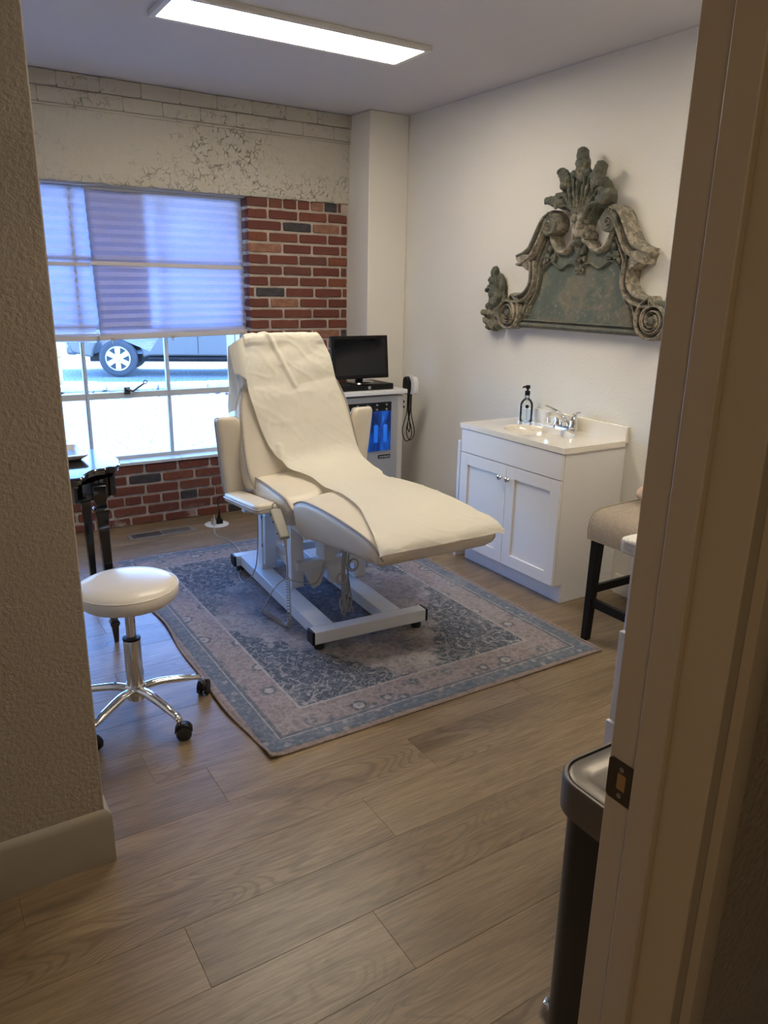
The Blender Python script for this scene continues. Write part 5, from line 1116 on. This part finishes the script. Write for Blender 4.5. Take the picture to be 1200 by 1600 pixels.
    mb.ell(wp(mir * 0.64, 1.40, 0.03), (0.03, 0.075, 0.14), 16, 10); mb.ell(wp(mir * 0.63, 1.52, 0.03), (0.03, 0.045, 0.075), 16, 10)
    fuse(part('acanthus_leaf', mb, M['patina'], cst_, ang=70), sm=2)
# shell finial
mb = MB(); ends = [(-0.150, 1.925), (-0.125, 1.975), (-0.098, 2.015), (-0.062, 2.03), (-0.026, 2.055), (0.026, 2.055), (0.062, 2.03), (0.098, 2.015), (0.125, 1.975), (0.150, 1.925)]
for i, (s, z) in enumerate(ends):
    b0 = s * 0.22
    ridge(mb, cr([(b0, 1.815), (b0 * 1.3, 1.87), (s * 0.52, 1.93 - 0.15 * (abs(s) * 1.2)), (s * 0.85, z - 0.02), (s, z)], 5), lambda t: 0.006 + 0.014 * t, lambda t: 0.088 + 0.018 * sin(pi * t * 0.8), PROF_B)
for (s0, z0), (s1, z1) in zip(ends, ends[1:]):
    sm_, zm_ = (s0 + s1) / 2, (z0 + z1) / 2; l_ = math.hypot(sm_, zm_ - 1.86); mb.ell(wp(sm_ * 1.02, zm_ + 0.004, 0.096), (0.020, 0.020, 0.020), 12, 8); ridge(mb, [(sm_ * 0.25, 1.83), (sm_ * 0.6, 1.83 + (zm_ - 1.83) * 0.6), (sm_, zm_)], lambda t: 0.008 + 0.012 * t, 0.078, PROF_B)
fuse(part('shell_flutes', mb, M['patina'], cst_, ang=60), 0.003, 2)
fan = [(0.028, 1.80), (0.05, 1.87), (0.10, 1.895), (0.155, 1.91), (0.16, 1.94), (0.11, 2.01), (0.055, 2.035), (0.0, 2.06)]
fan = fan + [(-s, z) for s, z in fan[::-1][1:]]
part('shell_back', MB().prism(fan, 0.0, 0.072, lambda a, b, c: wp(a, b, c)), M['patina'], cst_, bevel=0.004)
def lobe(s, z, ang_, L_, w, mat='patina'):
    mb = MB(); a = radians(ang_); dx, dz = sin(a), cos(a)
    for t, r_, dd in ((-0.35, 0.032, 0.078), (0.0, 0.036, 0.082), (0.35, 0.037, 0.088), (0.75, 0.029, 0.094), (1.05, 0.022, 0.096)):
        mb.ell(wp(s + dx * L_ * t, z + dz * L_ * t, dd), (0.034, w * r_ / 0.034, w * r_ / 0.034), 14, 10)
    mb.ell(wp(s + dx * L_ * 1.12 + dz * 0.012, z + dz * L_ * 1.12 - dx * 0.012, 0.108), (0.012, 0.011, 0.011), 10, 8)
    mb.ell(wp(s + dz * 0.018, z - dx * 0.018, 0.100), (0.016, 0.013, 0.017), 10, 8); mb.ell(wp(s - dz * 0.018, z + dx * 0.018, 0.100), (0.016, 0.013, 0.017), 10, 8)
    fuse(part('shell_bud', mb, M[mat], cst_, ang=70), 0.003, 3)
lobe(0.0, 2.065, 0, 0.072, 0.036); lobe(0.098, 2.02, 32, 0.050, 0.030); lobe(-0.098, 2.02, -32, 0.052, 0.032)
lobe(0.145, 1.928, 78, 0.058, 0.028); lobe(-0.145, 1.928, -78, 0.058, 0.030)
mb = MB(); ridge(mb, [(0, 1.755), (0, 1.79), (0, 1.86)], lambda t: 0.026 + 0.018 * t, lambda t: 0.10, PROF_B)
for s in (-0.022, 0.022): mb.ell(wp(s, 1.845, 0.098), (0.016, 0.019, 0.022), 12, 8); mb.ell(wp(s, 1.815, 0.095), (0.010, 0.012, 0.020), 10, 8)
fs_ = part('shell_foot', mb, M['patina_worn'], cst_, ang=60)
mb = MB().ell(wp(0, 1.735, 0.06), (0.04, 0.026, 0.026), 12, 8).ell(wp(0, 1.685, 0.055), (0.025, 0.013, 0.055), 12, 8)
for sg in (-1, 1):
    mb.ell(wp(sg * 0.024, 1.70, 0.052), (0.018, 0.012, 0.036), 10, 8, Matrix.Rotation(radians(-28 * sg), 3, 'X')); mb.ell(wp(sg * 0.026, 1.655, 0.050), (0.015, 0.013, 0.015), 10, 8)
    mb.tube([wp(sg * (0.016 + 0.011 * cos(a)), 1.598 + 0.011 * sin(a), 0.052) for a in [i * pi / 6 for i in range(13)]], 0.006, 6)
fuse(part('centre_pendant', mb, M['patina'], cst_, ang=60), 0.003, 2)

# ------------------------------------------------------------------ outside
GZ = -0.40
struct('ground', MB().box((-30, 5.1, GZ - 0.2), (60, 80, GZ)), M['ground'], (0, 0, 0), 'bright sunlit paved ground outside', 'ground')
struct('wall_outside', MB().box((-3.0, YW + 0.30, GZ - 0.1), (WX0, YW + 0.45, 3.3)).box((WX1, YW + 0.30, GZ - 0.1), (6.0, YW + 0.45, 3.3)).box((WX0, YW + 0.30, GZ - 0.1), (WX1, YW + 0.45, 0.38)).box((WX0, YW + 0.30, WZ1 + 0.04), (WX1, YW + 0.45, 3.3)), M['far'], (0, 0, 0), 'outer face of the building around the window', 'wall')
kb = empty('stone_kerb', (3.5, 14.3, GZ), 'low pale kerb of stone blocks between the paving and car', 'kerb')
km = MB().box((-0.445, -0.14, 0), (0.445, 0.14, 0.11)).mesh('kerb_block', M['kerb'])
for i in range(16):
    x = -1.0 + i * 0.9; o = link('kerb_block', km, (x - 3.5, -(x - 3.5) * 0.15, 0), kb); o.rotation_euler = (0, 0, -0.15); mods(o, 0.02)
mb = MB(); rn = random.Random(3)
for i in range(260):
    x = rn.uniform(1, 8); yy = 14.0 + rn.uniform(-0.9, 0.1) - (x - 3.5) * 0.15; s = rn.uniform(0.03, 0.09); a = rn.uniform(0, 6.28)
    mb.add([(x + s * cos(a), yy + s * sin(a), GZ + 0.02), (x - 0.4 * s * sin(a), yy + 0.4 * s * cos(a), GZ + 0.045), (x - s * cos(a), yy - s * sin(a), GZ + 0.02), (x + 0.4 * s * sin(a), yy - 0.4 * s * cos(a), GZ + 0.005)], [(0, 1, 2, 3)])
thing('fallen_leaves', mb, M['leaf'], (3.5, 13.6, GZ), 'scattered dry leaves along the kerb outside', 'leaves', kind='stuff')
# parked suv
CT = Matrix.Translation((3.75, 16.3, GZ)) @ Matrix.Rotation(radians(-22), 4, 'Z')
suv = empty('parked_car', tuple(CT @ Vector((1.4, 1.0, 0))), 'grey off road car parked in the sun outside the window', 'car')
def cx(mb): mb.v = [tuple(CT @ Vector(p)) for p in mb.v]; return mb
def arch(xc, r=0.50, z0=0.42, n=10, zc=0.40): return [(xc - r * cos(pi * i / n), zc + r * sin(pi * i / n)) for i in range(n + 1)]
prof = [(-0.95, 0.60), (-0.90, 0.50), (-0.62, 0.42)] + arch(0, 0.50)[0:] + [(0.62, 0.44), (2.2, 0.44)] + arch(2.79, 0.50) + [(3.45, 0.50), (3.75, 0.62), (3.78, 1.10), (3.70, 1.20), (3.55, 1.25), (1.0, 1.20), (-0.3, 1.16), (-0.85, 1.05), (-0.95, 0.85)]
part('car_body', cx(MB().prism(prof, 0.06, 1.90, lambda a, b, c: (a, c, b))), M['truck_paint'], suv, bevel=0.04, seg=3)
part('car_cabin', cx(MB().rings([[(0.7, 0.12, 1.17), (3.68, 0.12, 1.22), (3.68, 1.84, 1.22), (0.7, 1.84, 1.17)], [(1.45, 0.26, 1.72), (3.4, 0.26, 1.72), (3.4, 1.70, 1.72), (1.45, 1.70, 1.72)]])), M['car_glass'], suv, bevel=0.03)
part('car_roof', cx(MB().box((1.40, 0.24, 1.70), (3.45, 1.72, 1.78))), M['truck_paint'], suv, bevel=0.03)
for x in (0.98, 1.62, 2.6): part('door_line', cx(MB().box((x, 0.052, 0.50), (x + 0.008, 0.062, 1.15))), M['black_plastic'], suv)
part('running_board', cx(MB().box((0.6, 0.0, 0.36), (2.2, 0.14, 0.42))), M['black_plastic'], suv, bevel=0.015)
part('underbody', cx(MB().box((-0.6, 0.3, 0.30), (3.3, 1.7, 0.46))), M['black_plastic'], suv)
part('bumper', cx(MB().box((-1.02, 0.10, 0.45), (-0.80, 1.86, 0.72))), M['truck_paint'], suv, bevel=0.05)
for xc in (0.0, 2.79):
    for yc in (0.14, 1.82):
        wl = part('wheel', cx(MB().lathe([(0.24, -0.11), (0.33, -0.125), (0.375, -0.10), (0.385, -0.05), (0.385, 0.05), (0.375, 0.10), (0.33, 0.125), (0.24, 0.11)], (xc, yc, 0.385), 40, 'Y')), M['tire'], suv, ang=30)
        if yc < 1:
            mb = MB()
            for j in range(6):
                a = j * pi / 3 + pi / 6; ca, sa = cos(a), sin(a)
                o_ = [(0.05, -0.045), (0.22, -0.055), (0.235, -0.02), (0.235, 0.02), (0.22, 0.055), (0.05, 0.045)]
                mb.prism([(xc + u_ * ca - w_ * sa, 0.385 + u_ * sa + w_ * ca) for u_, w_ in o_], yc - 0.135, yc - 0.10, lambda a_, b_, c_: (a_, c_, b_))
            mb.lathe([(0.226, -0.125), (0.250, -0.128), (0.252, -0.10), (0.226, -0.10)], (xc, yc, 0.385), 40, 'Y', False)
            mb.lathe([(0.02, -0.145), (0.055, -0.142), (0.065, -0.12), (0.065, -0.10)], (xc, yc, 0.385), 20, 'Y')
            part('alloy_rim', cx(mb), M['alloy'], wl, bevel=0.006)
            part('brake_disc', cx(MB().lathe([(0.01, -0.06), (0.235, -0.06), (0.235, -0.05)], (xc, yc, 0.385), 24, 'Y')), M['black_plastic'], wl)
thing('wooden_post', MB().box((2.30, 14.85, GZ), (2.42, 14.97, 0.18)).box((2.28, 14.83, 0.18), (2.44, 14.99, 0.34)), M['wood_block'], (2.36, 14.9, GZ), 'short brown wooden post outside at the left of the car', 'post', bevel=0.01)
fb = empty('building', (10, 34, GZ), 'pale low building across the lot', 'building')
part('facade', MB().box((-14, 34, GZ), (40, 40, 2.2)), M['far'], fb); part('roof_edge', MB().box((-14.3, 33.7, 2.2), (40.3, 40.3, 2.4)), M['far'], fb)
